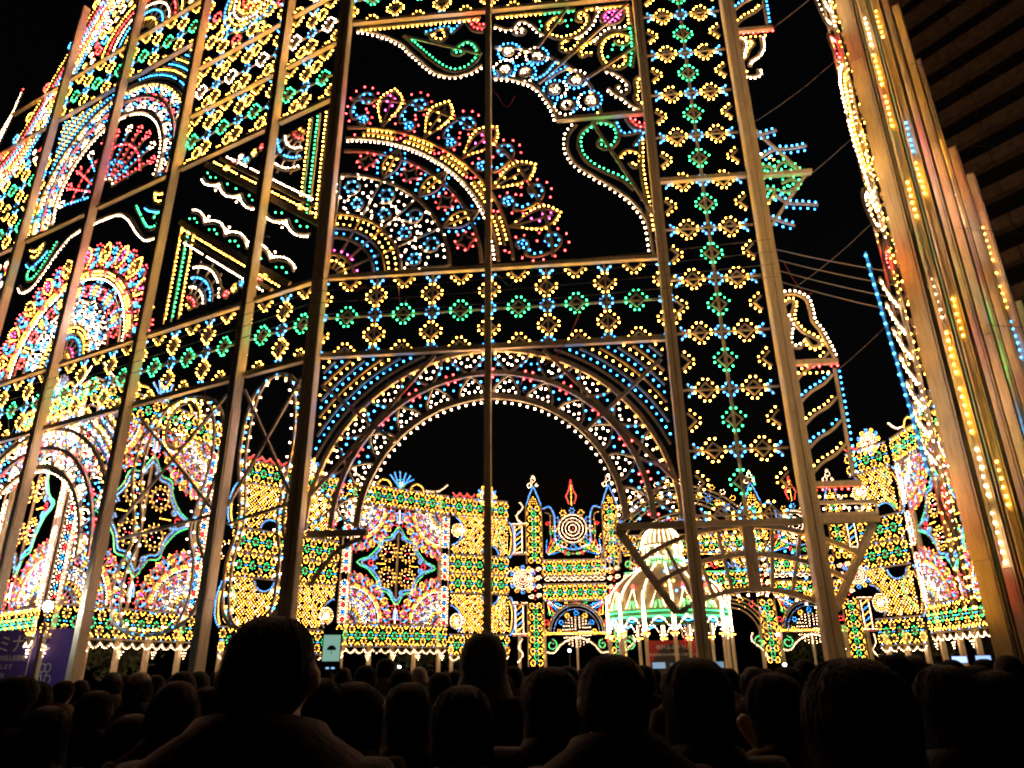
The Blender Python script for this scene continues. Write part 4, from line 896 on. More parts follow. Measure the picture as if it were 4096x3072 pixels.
# ================================================================== people
def body_mesh(arms='down'):
    J = {'pel': (0, 0, .92), 'waist': (0, 0, 1.05), 'chest': (0, .01, 1.25), 'neck0': (0, .0, 1.42), 'neck': (0, .015, 1.50), 'headb': (0, .03, 1.58)}
    RR = {'pel': (.185, .145), 'waist': (.18, .14), 'chest': (.19, .135), 'neck0': (.105, .085), 'neck': (.062, .062), 'headb': (.07, .08)}
    ed = [('pel', 'waist'), ('waist', 'chest'), ('chest', 'neck0'), ('neck0', 'neck'), ('neck', 'headb')]
    for s_, t_ in ((-1, 'l'), (1, 'r')):
        J['sh' + t_] = (.185 * s_, 0, 1.375); RR['sh' + t_] = (.098, .09)
        if arms == 'down' or (arms == 'one' and s_ < 0): el, ha, fi = (.245 * s_, -.02, 1.10), (.235 * s_, .07, .86), (.22 * s_, .10, .76)
        else: el, ha, fi = (.25 * s_, .16, 1.22), (.12 * s_, .33, 1.46), (.07 * s_, .36, 1.55)
        J['el' + t_] = el; J['ha' + t_] = ha; J['fi' + t_] = fi
        RR['el' + t_] = (.062, .062); RR['ha' + t_] = (.042, .042); RR['fi' + t_] = (.03, .04)
        J['hip' + t_] = (.095 * s_, 0, .82); J['kn' + t_] = (.10 * s_, .015, .48); J['an' + t_] = (.10 * s_, -.01, .09); J['to' + t_] = (.11 * s_, .15, .04)
        RR['hip' + t_] = (.105, .11); RR['kn' + t_] = (.075, .075); RR['an' + t_] = (.055, .055); RR['to' + t_] = (.045, .035)
        ed += [('chest', 'sh' + t_), ('sh' + t_, 'el' + t_), ('el' + t_, 'ha' + t_), ('ha' + t_, 'fi' + t_), ('pel', 'hip' + t_), ('hip' + t_, 'kn' + t_), ('kn' + t_, 'an' + t_), ('an' + t_, 'to' + t_)]
    keys = list(J); ix = {k: i for i, k in enumerate(keys)}
    me = bpy.data.meshes.new('tmp'); me.from_pydata([J[k] for k in keys], [(ix[a], ix[b]) for a, b in ed], [])
    o = bpy.data.objects.new('tmp', me); COL.objects.link(o)
    sk = o.modifiers.new('s', 'SKIN'); sk.use_smooth_shade = True
    for i, k in enumerate(keys): me.skin_vertices[0].data[i].radius = RR[k]; me.skin_vertices[0].data[i].use_root = (k == 'pel')
    ss = o.modifiers.new('d', 'SUBSURF'); ss.levels = 2; ss.render_levels = 2
    dg = bpy.context.evaluated_depsgraph_get(); dg.update()
    m1 = bpy.data.meshes.new_from_object(o.evaluated_get(dg)); bpy.data.objects.remove(o)
    V = [tuple(v.co) for v in m1.vertices]; F = [tuple(p.vertices) for p in m1.polygons]
    def add(c, r, fn=None, nu=20, nv=14):
        b = len(V)
        for i in range(nv + 1):
            th = math.pi * i / nv
            for j in range(nu):
                ph = 2 * math.pi * j / nu; p = Vector((math.sin(th) * math.cos(ph), math.sin(th) * math.sin(ph), math.cos(th)))
                if fn: p = fn(p)
                V.append((c[0] + p.x * r[0], c[1] + p.y * r[1], c[2] + p.z * r[2]))
        for i in range(nv):
            for j in range(nu): F.append((b + i * nu + j, b + (i + 1) * nu + j, b + (i + 1) * nu + (j + 1) % nu, b + i * nu + (j + 1) % nu))
    def headf(p):
        q = p.copy()
        if p.z < 0: q.x *= 1 + .28 * p.z; q.y = q.y * (1 + .12 * p.z) + .12 * -p.z * (1 if p.y > 0 else .2)
        return q
    add((0, .035, 1.60), (.078, .098, .12), headf)
    add((0, .138, 1.585), (.017, .022, .026), None, 8, 6)          # nose
    add((0, .125, 1.535), (.028, .014, .01), None, 8, 6)           # mouth
    for s_ in (-1, 1):
        add((.080 * s_, .02, 1.59), (.012, .024, .034), None, 8, 6)  # ears
        add((.032 * s_, .118, 1.625), (.018, .012, .008), None, 8, 6)
        h = Vector(J['fi' + ('l' if s_ < 0 else 'r')])
        dz = -1 if h.z < 1.2 else 1
        for k in range(4): add((h.x + (k - 1.5) * .018, h.y + .012, h.z + dz * (.075 - .008 * abs(k - 1.3))), (.0095, .0105, .048), None, 6, 6)
        add((h.x - .042 * s_, h.y + .025, h.z + dz * .025), (.011, .011, .034), None, 6, 6)
    me2 = bpy.data.meshes.new('tmp2'); me2.from_pydata(V, [], F); o = bpy.data.objects.new('tmp2', me2); COL.objects.link(o)
    rm = o.modifiers.new('r', 'REMESH'); rm.mode = 'VOXEL'; rm.voxel_size = .0145
    sm = o.modifiers.new('sm', 'SMOOTH'); sm.iterations = 2; sm.factor = .5
    dg = bpy.context.evaluated_depsgraph_get(); dg.update()
    m = bpy.data.meshes.new_from_object(o.evaluated_get(dg)); bpy.data.objects.remove(o)
    m.name = 'person_body'; m.materials.clear()
    for k in range(3): m.materials.append(None)
    mi = []; fl = [Vector(J['fil']), Vector(J['fir']), Vector(J['hal']), Vector(J['har'])]
    for p in m.polygons:
        c = p.center
        if min((c - q).length for q in fl) < .085: mi.append(0)
        elif c.z > 1.475: mi.append(0)
        elif c.z < .80: mi.append(2)
        else: mi.append(1)
    m.polygons.foreach_set('material_index', mi); m.polygons.foreach_set('use_smooth', [True] * len(m.polygons)); m.update(); return m
BODY = {k: body_mesh(k) for k in ('down', 'up', 'one')}
def shell(kind):
    """hair, cap or hood wrapped round the head; back of the head looks to -y"""
    V = []; F = []; nu, nv = 40, 20; c = (0, .03, 1.60); lr = random.Random(5)
    for i in range(nv + 1):
        t = i / nv
        for j in range(nu):
            ph = 2 * math.pi * j / nu; front = math.sin(ph)   # +1 = face side
            k = max(0, (front - .15) / .85)
            if kind == 'short': end = (2.2 if front < -.55 else 1.62 + .58 * max(0, min(1, (-front) / .55))) * (1 - k) + 1.12 * k
            elif kind in ('bob', 'long'): end = {'bob': 2.75, 'long': 3.9}[kind] * (1 - k) + 1.12 * k
            elif kind == 'beanie': end = 1.75 - .25 * k
            else: end = 2.9 * (1 - k) + .9 * k
            th = t * end; rx, ry, rz = {'short': (.096, .116, .128), 'bob': (.110, .126, .128)}.get(kind, (.104, .122, .126))
            if kind == 'beanie': rx, ry, rz = .1, .12, .15
            if kind == 'hood': rx, ry, rz = .118, .138, .158
            if th < math.pi / 2 + .35:
                x, y, z = math.sin(th) ** .8 * math.cos(ph) * rx, math.sin(th) ** .8 * math.sin(ph) * ry, math.cos(th) * rz
            else:
                e = th - (math.pi / 2 + .35); s0 = math.sin(math.pi / 2 + .35) ** .8
                fl = {'short': -.42, 'bob': .06, 'long': .30, 'beanie': -.2, 'hood': .4}[kind]
                q = s0 * (1 + fl * e); x, y, z = math.cos(ph) * rx * q, math.sin(ph) * ry * q * (1 - .12 * e), math.cos(math.pi / 2 + .35) * rz - e * ({'long': .27, 'bob': .16}.get(kind, .125))
            n_ = 1 + (.025 * math.sin(ph * 13 + i * .25) + .02 * math.sin(ph * 29 + 1 + i * .1) + lr.uniform(-.012, .012)) * min(1, th) * (1 if kind in ('short', 'bob', 'long') else .5)
            V.append((c[0] + x * n_, c[1] + y * n_, c[2] + z * n_))
    for i in range(nv):
        for j in range(nu): F.append((i * nu + j, (i + 1) * nu + j, (i + 1) * nu + (j + 1) % nu, i * nu + (j + 1) % nu))
    b = len(V)                                                      # inner skin so the shell has thickness
    for i in range(nv + 1):
        for j in range(nu):
            v = V[i * nu + j]; f_ = .93 if i > 0 else .95; V.append((c[0] + (v[0] - c[0]) * f_, c[1] + (v[1] - c[1]) * f_, c[2] + (v[2] - c[2]) * (f_ if v[2] > c[2] else 1)))
    for i in range(nv):
        for j in range(nu): F.append((b + i * nu + j, b + i * nu + (j + 1) % nu, b + (i + 1) * nu + (j + 1) % nu, b + (i + 1) * nu + j))
    for j in range(nu): F.append((nv * nu + j, b + nv * nu + j, b + nv * nu + (j + 1) % nu, nv * nu + (j + 1) % nu))
    if kind in ('short', 'bob', 'long'):                            # loose strands
        for q in range(900):
            j = lr.randrange(nu); i0 = lr.randrange(1, nv - 5); ln = lr.randrange(4, 9); b = len(V); up_ = 1.02 + lr.random() ** 2 * .10; wv = lr.uniform(-.6, .6); pts = []
            for k in range(ln):
                i1 = i0 + k; jj = int(round(j + wv * k * .4)) % nu
                if i1 > nv: v0 = V[nv * nu + jj]; e = (i1 - nv) * .016; v = (v0[0] * (1 + .03 * e), v0[1], v0[2] - e)
                else: v = V[i1 * nu + jj]
                sc_ = 1 + (up_ - 1) * (.3 + .7 * k / ln); pts.append(Vector((c[0] + (v[0] - c[0]) * sc_, c[1] + (v[1] - c[1]) * sc_, v[2])))
            sd = Vector((-(pts[0].y - c[1]), pts[0].x - c[0], 0)); sd = sd.normalized() * .0022 if sd.length > 1e-6 else Vector((.002, 0, 0))
            for k, p in enumerate(pts): V.append(tuple(p - sd * (1 - k / ln))); V.append(tuple(p + sd * (1 - k / ln)))
            for k in range(ln - 1): F.append((b + 2 * k, b + 2 * k + 1, b + 2 * k + 3, b + 2 * k + 2))
    me = bpy.data.meshes.new(kind); me.from_pydata(V, [], F); me.materials.append(None); me.polygons.foreach_set('use_smooth', [True] * len(F)); me.update(); return me
SHELL = {k: shell(k) for k in ('short', 'bob', 'long', 'beanie', 'hood')}
def collar_mesh():
    V = []; F = []; nu = 28; prof = [(.225, .135, 1.385), (.165, .125, 1.445), (.118, .112, 1.482), (.105, .10, 1.505), (.092, .088, 1.50), (.088, .08, 1.45)]
    for rx, ry, z in prof:
        for j in range(nu): ph = 2 * math.pi * j / nu; V.append((math.cos(ph) * rx, .012 + math.sin(ph) * ry, z - .03 * math.sin(ph)))
    for i in range(len(prof) - 1):
        for j in range(nu): F.append((i * nu + j, i * nu + (j + 1) % nu, (i + 1) * nu + (j + 1) % nu, (i + 1) * nu + j))
    me = mk('collar', V, F, None, True); me.materials.append(None); return me
COLLAR = collar_mesh()
SKIN = mat_plain('skin', (.52, .33, .23), .55, 0, 30, .12)
def cloth(c): return mat_plain('cloth_%02d_%02d_%02d' % tuple(int(x * 99) for x in c), c, .85, .3, 60, .35)
def hairm(c):
    m = mat_plain('hair_%02d_%02d' % (int(c[0] * 999), int(c[2] * 999)), tuple(x * .55 for x in c), .62, .5, 120, .6, stretch=(1, 1, .06))
    m.node_tree.nodes['Principled BSDF'].inputs['Specular IOR Level'].default_value = .18; return m
BLK, NAVY, BRN, GRY = (.018, .017, .018), (.02, .024, .045), (.09, .05, .025), (.09, .085, .08)
def ground_pt(px, d):
    """ground position at distance d in the direction of photo column px (of 2212) at eye level"""
    x = (px - 1106) / 1565.3; f = fw + r2 * x + u2 * (-(1456 - 829.5) / 1565.3); h = Vector((f.x, f.y)).normalized() * d
    return h
def person(px, d, h, label, hair='short', hc=(.012, .01, .009), coat=BLK, yaw=0, arms='down', wide=1.0, hat=None, group='people in the crowd', collar=None, tilt=0):
    g = ground_pt(px, d); k = h / 1.735
    t = thing('person', label, 'person', (g.x, g.y, 0), RAD(yaw) - math.atan2(g.x, g.y) * .6, group)
    t.scale = (k, k, k)
    b = obj('body', BODY[arms], t, scale=(wide, 1.0 + (wide - 1) * 1.2, 1), rot=(RAD(tilt), 0, 0))
    for i, m in enumerate((SKIN, cloth(coat), cloth((.02, .02, .025)))): b.material_slots[i].link = 'OBJECT'; b.material_slots[i].material = m
    hk = hat or hair
    s_ = obj('hat' if hk == 'beanie' else ('hood' if hk == 'hood' else 'hair'), SHELL[hk], t, scale=(1.04, 1.04, 1.0))
    s_.material_slots[0].link = 'OBJECT'; s_.material_slots[0].material = cloth(hc) if hk in ('beanie', 'hood') else hairm(hc)
    if hk == 'beanie' and hair in ('long', 'bob'):
        s2 = obj('hair', SHELL[hair], t); s2.material_slots[0].link = 'OBJECT'; s2.material_slots[0].material = hairm((.015, .011, .009))
    c_ = obj('collar', COLLAR, t, (0, 0, 0.0 if hk in ('short', 'beanie') else -.05), scale=(wide * 1.03, wide * 1.03, 1)); c_.material_slots[0].link = 'OBJECT'; c_.material_slots[0].material = cloth(collar or coat)
    return t
P_ = person
P_(572, 1.78, 1.735, 'large man with short dark hair and black jacket blocking the view, red collar edge', 'short', coat=BLK, wide=1.28, collar=(.035, .004, .005), yaw=-8)
P_(1845, 1.72, 1.63, 'large dark haired head in front at right, in black coat', 'bob', coat=BLK, wide=1.25)
P_(1325, 2.15, 1.655, 'broad dark head and shoulders in front of the gazebo', 'short', coat=BLK, wide=1.18, yaw=5)
P_(1190, 2.95, 1.63, 'dark bobbed head left of the broad dark head', 'bob', coat=BLK, wide=1.1)
P_(1000, 2.55, 1.575, 'woman with long straight hair seen from behind in dark beige coat', 'long', (.022, .013, .008), coat=(.13, .10, .05), wide=1.05)
P_(885, 3.3, 1.58, 'woman with loose brownish hair beside the long straight haired woman', 'long', (.055, .028, .012), coat=BLK)
P_(1040, 4.2, 1.79, 'tall person in pale grey knitted hood in front of the central post', 'short', (.17, .155, .12), coat=BLK, hat='hood', yaw=-20)
P_(1505, 2.45, 1.65, 'woman with long dark hair in front of the gazebo columns', 'long', (.016, .011, .009), coat=BLK, wide=1.1)
P_(1678, 3.2, 1.60, 'dark haired person with head turned, between two dark heads at right', 'bob', (.02, .014, .01), coat=(.16, .09, .04), yaw=35, arms='up')
P_(2042, 2.8, 1.62, 'long haired person in dark padded coat near the right edge', 'long', (.018, .012, .009), coat=BLK, wide=1.12)
P_(1943, 4.6, 1.68, 'person in beige hooded coat looking right', 'short', coat=(.28, .19, .09), yaw=30, wide=1.1, collar=(.30, .21, .10))
P_(2110, 4.2, 1.62, 'person in tan coat raising a camera at the right edge', 'bob', coat=(.20, .12, .05), arms='up')
P_(2150, 2.9, 1.60, 'dark coated person at the far right edge', 'short', coat=BLK, wide=1.1)
P_(768, 3.1, 1.585, 'dark bobbed head right of the big man, below the raised phone', 'bob', coat=BLK)
P_(692, 3.0, 1.60, 'person in black holding up a phone beside the big man', 'short', coat=BLK, arms='up', yaw=-6)
P_(385, 3.4, 1.575, 'person in dark wine red knitted cap at left', 'bob', (.05, .008, .012), coat=BLK, hat='beanie', wide=1.1, collar=(.10, .012, .016))
P_(30, 5.2, 1.63, 'person in brown beret-like hair turned right at the left edge', 'bob', (.035, .02, .013), coat=(.05, .03, .025), yaw=-55)
P_(72, 5.9, 1.60, 'person in bright red jacket at left edge', 'bob', coat=(.62, .03, .025), yaw=-35, wide=1.1)
P_(2, 2.2, 1.40, 'short person in olive coat cut off by the left edge', 'bob', coat=(.16, .12, .03), wide=1.2)
P_(302, 6.6, 1.63, 'person in cream knitted bobble cap', 'bob', (.58, .50, .34), coat=BLK, hat='beanie')
P_(388, 6.2, 1.63, 'person in black cap beside the cream capped one', 'short', coat=BLK, hat='beanie', yaw=-40)
P_(832, 8.5, 1.78, 'child in peach coat carried above the heads', 'short', coat=(.62, .32, .20), wide=1.0, collar=(.62, .34, .22))
P_(215, 4.6, 1.55, 'dark person with head lowered left of the wing post', 'short', coat=BLK); P_(120, 4.0, 1.50, 'dark coated person below the red jacket', 'long', coat=BLK)
P_(300, 3.6, 1.47, 'low dark head in front of the cream cap', 'bob', coat=BLK); P_(455, 4.6, 1.56, 'dark head just left of the big man', 'short', coat=BLK)
# further rows: scattered heads, each copied from the same few bodies
mid = [(140, 8.2, 'dark haired'), (180, 9.4, 'black capped'), (245, 8.8, 'grey capped'), (335, 9.8, 'brown haired'), (430, 8.4, 'hooded'), (470, 9.8, 'dark haired'), (700, 7.8, 'brown haired'), (742, 9.2, 'black capped'), (790, 7.0, 'dark haired'), (870, 6.4, 'grey coated'), (905, 8.8, 'white capped'), (950, 7.2, 'dark haired'), (985, 9.6, 'brown coated'), (1085, 6.2, 'dark haired'), (1110, 9.0, 'orange coated'), (1145, 7.6, 'black capped'), (1228, 6.8, 'tall dark haired'), (1262, 9.2, 'brown haired'), (1290, 7.4, 'grey capped'), (1392, 7.8, 'dark haired'), (1412, 9.8, 'red coated'), (1455, 6.6, 'black capped'), (1570, 7.0, 'dark haired'), (1592, 9.4, 'brown coated'), (1625, 6.2, 'grey capped'), (1655, 8.8, 'black haired'), (1705, 6.6, 'dark haired'), (1742, 8.2, 'hooded'), (1790, 7.0, 'brown haired'), (1815, 9.4, 'black capped'), (1905, 7.2, 'dark haired'), (1975, 6.6, 'grey hooded'), (2005, 8.8, 'brown haired'), (2060, 7.6, 'red scarfed'), (2135, 7.8, 'dark haired'), (2185, 6.4, 'black capped'), (2200, 8.8, 'brown coated'), (55, 9.0, 'dark haired'), (270, 11.5, 'grey coated'), (520, 11, 'dark haired'), (655, 11.5, 'black haired'), (820, 12, 'dark capped'), (1015, 12, 'brown capped'), (1175, 12.5, 'dark haired'), (1330, 12, 'black capped'), (1500, 12.5, 'dark haired'), (1690, 12, 'grey haired'), (1860, 12.5, 'dark haired'), (2090, 12, 'black capped')]
SPOT = [(180, 'the second wing post'), (430, 'the third wing post'), (640, 'the corner post'), (860, 'the four-rosette panel'), (1058, 'the central post'), (1240, 'the towered gate'), (1440, 'the gazebo'), (1515, 'the post beside the gazebo'), (1780, 'the thick right post'), (1940, 'the right lattice panel'), (2150, 'the amber posts')]
seen_l = {}
for i, (px, d, what) in enumerate(mid):
    sp_ = min(SPOT, key=lambda s_: abs(s_[0] - px)); side_ = 'left of' if px < sp_[0] - 12 else ('right of' if px > sp_[0] + 12 else 'in front of')
    coat = {'orange coated': (.45, .16, .04), 'red coated': (.3, .03, .02), 'brown coated': (.14, .08, .04), 'grey coated': (.2, .19, .17), 'red scarfed': (.03, .03, .03)}.get(what, rng.choice([BLK, NAVY, BLK, GRY, BRN]))
    cap = 'capped' in what; hood_ = 'hooded' in what
    hc = (.55, .52, .46) if 'white' in what else (.16, .15, .14) if 'grey' in what and (cap or hood_) else (.05, .028, .016) if 'brown' in what else (.014, .012, .011)
    dist = 'near' if d < 7.5 else ('mid distance' if d < 10.5 else 'far back')
    lab = '%s person in the crowd, %s, %s %s' % (what, dist, side_, sp_[1])
    if lab in seen_l: lab = lab.replace('in the crowd, ', 'in crowd, nearer it, ')
    seen_l[lab] = 1
    P_(px, d, rng.uniform(1.56, 1.70) if d > 6 else 1.6, lab, rng.choice(['short', 'bob', 'short', 'long']), hc, coat, rng.uniform(-30, 30), 'up' if i % 7 == 3 else 'down', 1.0 + rng.uniform(0, .12), 'beanie' if cap else ('hood' if hood_ else None), collar=(.35, .02, .02) if 'scarf' in what else None)

# hand in front of the big dark head at right
# ------------------------------------------------------------------ phones
PHB = mat_plain('phone_plastic', (.015, .015, .017), .35)
def phone(px, d, z, label, w_=.072, h_=.148, yaw=0, land=False, bright=1.0, dome=False, tint=(.5, .75, 1.0)):
    g = ground_pt(px, d); t = thing('phone', label, 'phone', (g.x, g.y, z), -math.atan2(g.x, g.y) + RAD(yaw), 'phones held up by the crowd')
    if land: w_, h_ = h_, w_
    box('case', -w_ / 2, w_ / 2, -.004, .004, 0, h_, PHB, t)
    s_ = box('screen', -w_ / 2 + .005, w_ / 2 - .005, -.0062, -.0045, h_ * (.24 if dome else .07), h_ * (.86 if dome else .93), mat_emit('phone_screen_%d' % int(px), tint, bright), t)
    if dome:
        o = Orn(d=-.0078); a_ = arc((0, h_ * .5), .017, 0, 180, 10); V = [(0, -.0078, h_ * .5)] + [(p[0], -.0078, p[1] * 1.0) for p in a_]
        obj('picture', mk('picture', V, [tuple(range(len(V)))], PHB), s_); box('picture', -.0012, .0012, -.0079, -.0077, h_ * .4, h_ * .5, PHB, s_)
        for q in (-.01, .01): box('button', q - .006, q + .006, -.0062, -.0045, h_ * .06, h_ * .1, mat_emit('phone_key', (.3, .6, 1), 1.2), t)
    return t
phone(712, 2.95, 1.615, 'black phone held upright showing a small dark dome on pale screen', dome=True, bright=.42, tint=(.5, .95, .75))
phone(1425, 8.6, 1.63, 'phone held sideways left of two in front of the gazebo', land=True, bright=.5); phone(1463, 8.4, 1.62, 'dark phone held sideways second in front of the gazebo', land=True, bright=.12)
phone(1552, 8.8, 1.63, 'phone held sideways right of the dark post by the gazebo', land=True, bright=.4)
phone(2080, 9.5, 1.65, 'bright blue white screen above heads at right, left of a pair', land=True, bright=2.2, tint=(.35, .5, 1)); phone(2132, 9.6, 1.655, 'bright blue white screen above heads at right, right of a pair', land=True, bright=1.4, tint=(.35, .55, 1))
phone(2172, 7.5, 1.52, 'small bright screen low at the right edge', bright=.9)

# ------------------------------------------------------------------ wires
def wire(p, q, sag, label, r=.012, mat=WIRE):
    p, q = Vector(p), Vector(q); pts = [p.lerp(q, i / 14) - Vector((0, 0, sag * 4 * (i / 14) * (1 - i / 14))) for i in range(15)]
    o = tube('guy_wire', pts, r, mat, n=4); o['label'] = label; o['category'] = 'wire'; o['group'] = 'wires strung between the gates'
    return o
def gp(u, z, d=-.75):
    c_, s_ = math.cos(-.0976), math.sin(-.0976); return (-.615 + u * c_ - d * s_, 18.146 + u * s_ + d * c_, z)
def wp(u, z, d=-.75):
    a_ = RAD(-28.3); c_, s_ = math.cos(a_), math.sin(a_); return (-5.492 + u * c_ - d * s_, 18.62 + u * s_ + d * c_, z)
ORD = ('topmost', 'second', 'third', 'lowest')
for i in range(4):
    z = 12.0 - i * .38
    wire(gp(-4.9, z), gp(7.72, z + .35), .1, '%s of four dark wires across the diamond band of the centre bay' % ORD[i])
    wire(gp(-4.9, z), wp(-17, z - .1), .12, '%s of four dark wires across the left wing diamond band' % ORD[i])
    wire(gp(7.95, 12.3 - i * .34, -.3), (8.35, 13.75, 9.6 - i * .33), .04, '%s of four wires from the thick right post to the amber posts' % ORD[i])
    wire((8.9, 13.5, 10.3 - i * .4), (12.6, 18.0, 6.2 - i * .3), .5, '%s of four slack cables hanging across the amber posts' % ORD[i], .012)
for i, tx in enumerate(('uppermost', 'second highest', 'third highest', 'fourth highest', 'fifth highest', 'lowest')):
    wire(gp(7.95, 22.5 - i * 2.9, -.3), (8.25, 13.6, 20.4 - i * 2.35), .12, '%s thin wire crossing the dark gap right of the gate' % tx, .005)
for i, (z0_, z1_) in enumerate(((22, 26), (19, 22.5), (16, 19.5), (13, 16), (10, 12.5))):
    wire((12.5, 17.2, z0_), (30, 22, z1_), .4, '%s thin wire from the amber posts towards the office block' % ('highest', 'second', 'middle', 'fourth', 'bottom')[i], .01)
wire(gp(1.5, 9.2, -.3), gp(2.6, 10.9, -.3), .3, 'short loose red cable on the diamond band', .012, WIRER)
wire(gp(8.1, 11.9, -.3), gp(8.7, 10.9, -.3), .35, 'short red cable dangling by the right scroll', .012, WIRER)

for i in range(26):
    on = gate if i < 16 else wing
    u = rng.uniform(-4.4, 7) if i < 16 else rng.uniform(-17, -1); z = rng.choice([9.8, 12.3, 11.2, 8.6, 22.2, 19.2, 15]); a_, b_ = rng.uniform(.2, .9), rng.uniform(.3, 1.1)
    tube('loose_cable', [(u + a_ * t, -.06 - .03 * math.sin(t * 6), z - b_ * math.sin(t * math.pi * .75) + .08 * math.sin(t * 9 + i)) for t in np.linspace(0, 1, 12)], .007, WIRE if i % 5 else WIRER, on, 4)

# ------------------------------------------------------------------ banners
def text(name, body, size, loc, parent, mat, sx=1.0):
    c = bpy.data.curves.new(name, 'FONT'); c.body = body; c.size = size; c.align_x = 'CENTER'; c.extrude = .004; c.materials.append(mat)
    tmp = bpy.data.objects.new('tmp', c); COL.objects.link(tmp); dg = bpy.context.evaluated_depsgraph_get(); dg.update()
    me = bpy.data.meshes.new_from_object(tmp.evaluated_get(dg)); bpy.data.objects.remove(tmp)
    return obj(name, me, parent, loc, (RAD(90), 0, 0), (sx, 1, 1))
WHT = mat_plain('white_print', (.75, .75, .72), .6)
def banner(name, label, p, q, z0, z1, mat, lines, cat='banner'):
    L, yaw = span(p, q); t = thing(name, label, cat, (p[0], p[1], 0), yaw)
    box('sheet', 0, L, -.02, .02, z0, z1, mat, t)
    for u in (.1, L - .1): box('pole', u - .04, u + .04, .03, .11, 0, z1 + .1, POST, t)
    for body, size, u, z in lines: text('lettering', body, size, (u, -.03, z), t, WHT)
    return t
PUR = mat_plain('violet_banner', (.09, .06, .34), .7, 0, 3, .15)
b1 = banner('purple_banner', 'purple banner with white Japanese lettering and clover emblem at lower left', (-20.5, 27.2), (-14.4, 25.0), 1.1, 3.15, PUR, [('神戸ルミナリエ', .62, 3.4, 2.5), ('開催期間 12月  東遊園地 旧外国人居留地', .2, 2.7, 2.2), ('募金にご協力をお願いします', .2, 2.7, 1.94), ('神戸ルミナリエ組織委員会', .17, 2.7, 1.68), ('主催 神戸市 兵庫県 商工会議所', .15, 2.7, 1.44)])
for k, (u, z) in enumerate(((5.38, 1.95), (5.62, 1.95), (5.3, 1.6), (5.7, 1.6))):
    o = Orn(d=-.035, bw=1); o.strip(ring((u, z), .13, 14), .03, .01, True); o.strip([(5.5, 1.3), (u, z - .13)], .025, .01); o.build('emblem', b1, mat=WHT)
RED = mat_plain('red_banner', (.42, .03, .03), .7, 0, 3, .15)
b2 = banner('red_banner', 'red and black banner with white Japanese lettering beneath the gazebo dome', (7.2, 42.3), (10.1, 41.9), 1.0, 3.2, RED, [('神戸ルミナリエ', .27, 1.45, 2.75), ('開催継続のための募金にご協力下さい', .155, 1.45, 2.42)])
V = [(.05, -.025, 1.02)] + [(1.45 + 1.4 * math.cos(RAD(a)), -.025, 1.02 + 1.75 * math.sin(RAD(a)) * 1.15) for a in range(180, -1, -10)]
obj('black_arch', mk('black_arch', V[1:], [tuple(range(len(V) - 1))], mat_plain('black_print', (.03, .028, .026), .6)), b2)

# ------------------------------------------------------------------ office block, dark trees and lamps behind
bl = thing('office_block', 'dim high office block with concrete floor bands rising behind the amber posts', 'building', (37, 62, 0), RAD(-56))
CONC = mat_plain('concrete_band', (.34, .26, .18), .85, .2, 1.5, .35); GLS = mat_plain('dark_glazing', (.02, .02, .024), .3)
box('wall', 0, 66, 1.0, 18, 0, 104, GLS, bl)
for k in range(30):
    for q in range(6): box('floor_band', q * 11 - (.5 if q == 0 else 0) + (.4 if k % 2 and q == 0 else 0), q * 11 + 10.93, 0, 1.0, 4 + k * 3.3, 5.2 + k * 3.3, CONC, bl)
for k in range(4): box('column', k * 21 - .3, k * 21 + .3, .3, .99, 0, 103, GLS, bl)
box('lit_window', 24, 25.2, .93, .985, 58.9, 60.2, mat_emit('lit_window', (.9, .95, 1), 2.5), bl)
lampm = mat_emit('white_lamp', (.9, .95, 1.0), 30)
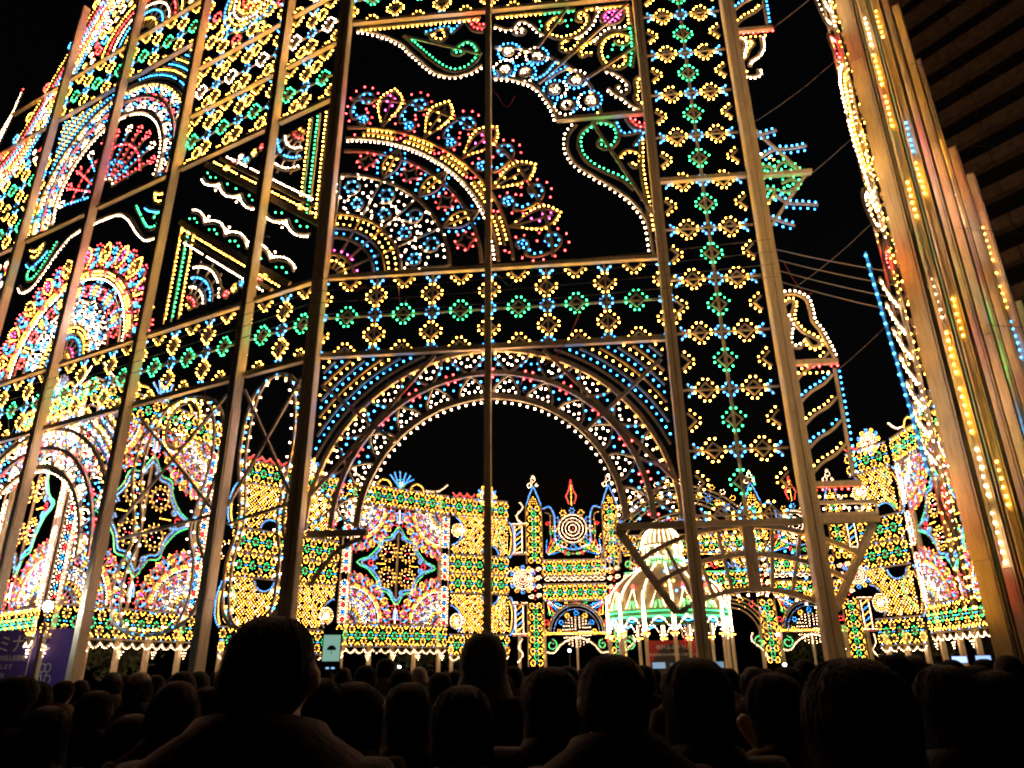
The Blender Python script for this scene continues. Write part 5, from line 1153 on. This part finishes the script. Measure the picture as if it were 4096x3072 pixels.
def lamp(px, d, z, label, r_=.07):
    g = ground_pt(px, d); t = thing('lamp_post', label, 'lamp', (g.x, g.y, 0), 0, 'small lamps behind the crowd')
    tube('pole', [(0, 0, 0), (0, 0, z - r_)], .04, POSTC, t, 6); box('lamp_head', -.12, .12, -.06, .1, z + r_ * .9, z + r_ * .9 + .05, POSTC, t)
    obj('bulb', mk('bulb', ICO_V * r_ + np.array([0, 0, z]), [tuple(f) for f in ICO_F], lampm if r_ < .1 else mat_emit('floodlight', (.95, .97, 1.0), 160)), t)
for px, d, z, lb in ((1232, 52, 3.0, 'pair of white lamps seen under the towered gate'), (862, 50, 2.1, 'bluish white lamp below the four-rosette panel'), (1692, 46, 3.5, 'white lamp in the dark right of the gazebo'), (1698, 46, 1.9, 'low white lamp in the dark right of the gazebo'), (72, 25.5, 3.55, 'glaring white floodlight above the purple banner')): lamp(px, d, z, lb, .09 if px > 100 else .14)
LEAF = mat_plain('dark_evergreen', (.05, .08, .03), .7, 0, 8, .4); BARK = mat_plain('bark', (.09, .07, .05), .9)
def tree(px, d, h, R_, label, seed):
    g = ground_pt(px, d); t = thing('tree', label, 'tree', (g.x, g.y, 0), 0, 'dark trees behind the ring'); lr = random.Random(seed)
    tube('trunk', [(0, 0, 0), (.1, 0, h * .3), (0, .1, h * .55), (.1, 0, h * .85)], .14, BARK, t, 6)
    V = []; F = []
    for k in range(1500):
        c_ = Vector((lr.gauss(0, 1), lr.gauss(0, 1), lr.gauss(0, 1))).normalized() * lr.random() ** .4 * (.75 + .25 * math.sin(k * .7)); p = Vector((c_.x * R_, c_.y * R_, h * .66 + c_.z * h * .36))
        a_ = Vector((lr.uniform(-1, 1), lr.uniform(-1, 1), lr.uniform(-1, 1))).normalized() * .16; b_ = a_.cross(Vector((lr.uniform(-1, 1), lr.uniform(-1, 1), lr.uniform(-1, 1)))).normalized() * .08
        i = len(V); V += [p - a_, p + b_, p + a_, p - b_]; F.append((i, i + 1, i + 2, i + 3))
    obj('crown', mk('crown', V, F, LEAF), t, kind='stuff')
for i, (px, d, h, R_, lb) in enumerate(((900, 50, 4.6, 2.4, 'dark tree below the four-rosette panel'), (1010, 52, 4.2, 2.2, 'dark tree left of the central post'), (250, 40, 4.4, 2.0, 'dark tree behind the far left light panel'), (1740, 54, 5, 2.4, 'dark tree right of the gazebo'), (1990, 40, 3.6, 1.8, 'dark tree under the slanting right light panel'))): tree(px, d, h, R_, lb, i)
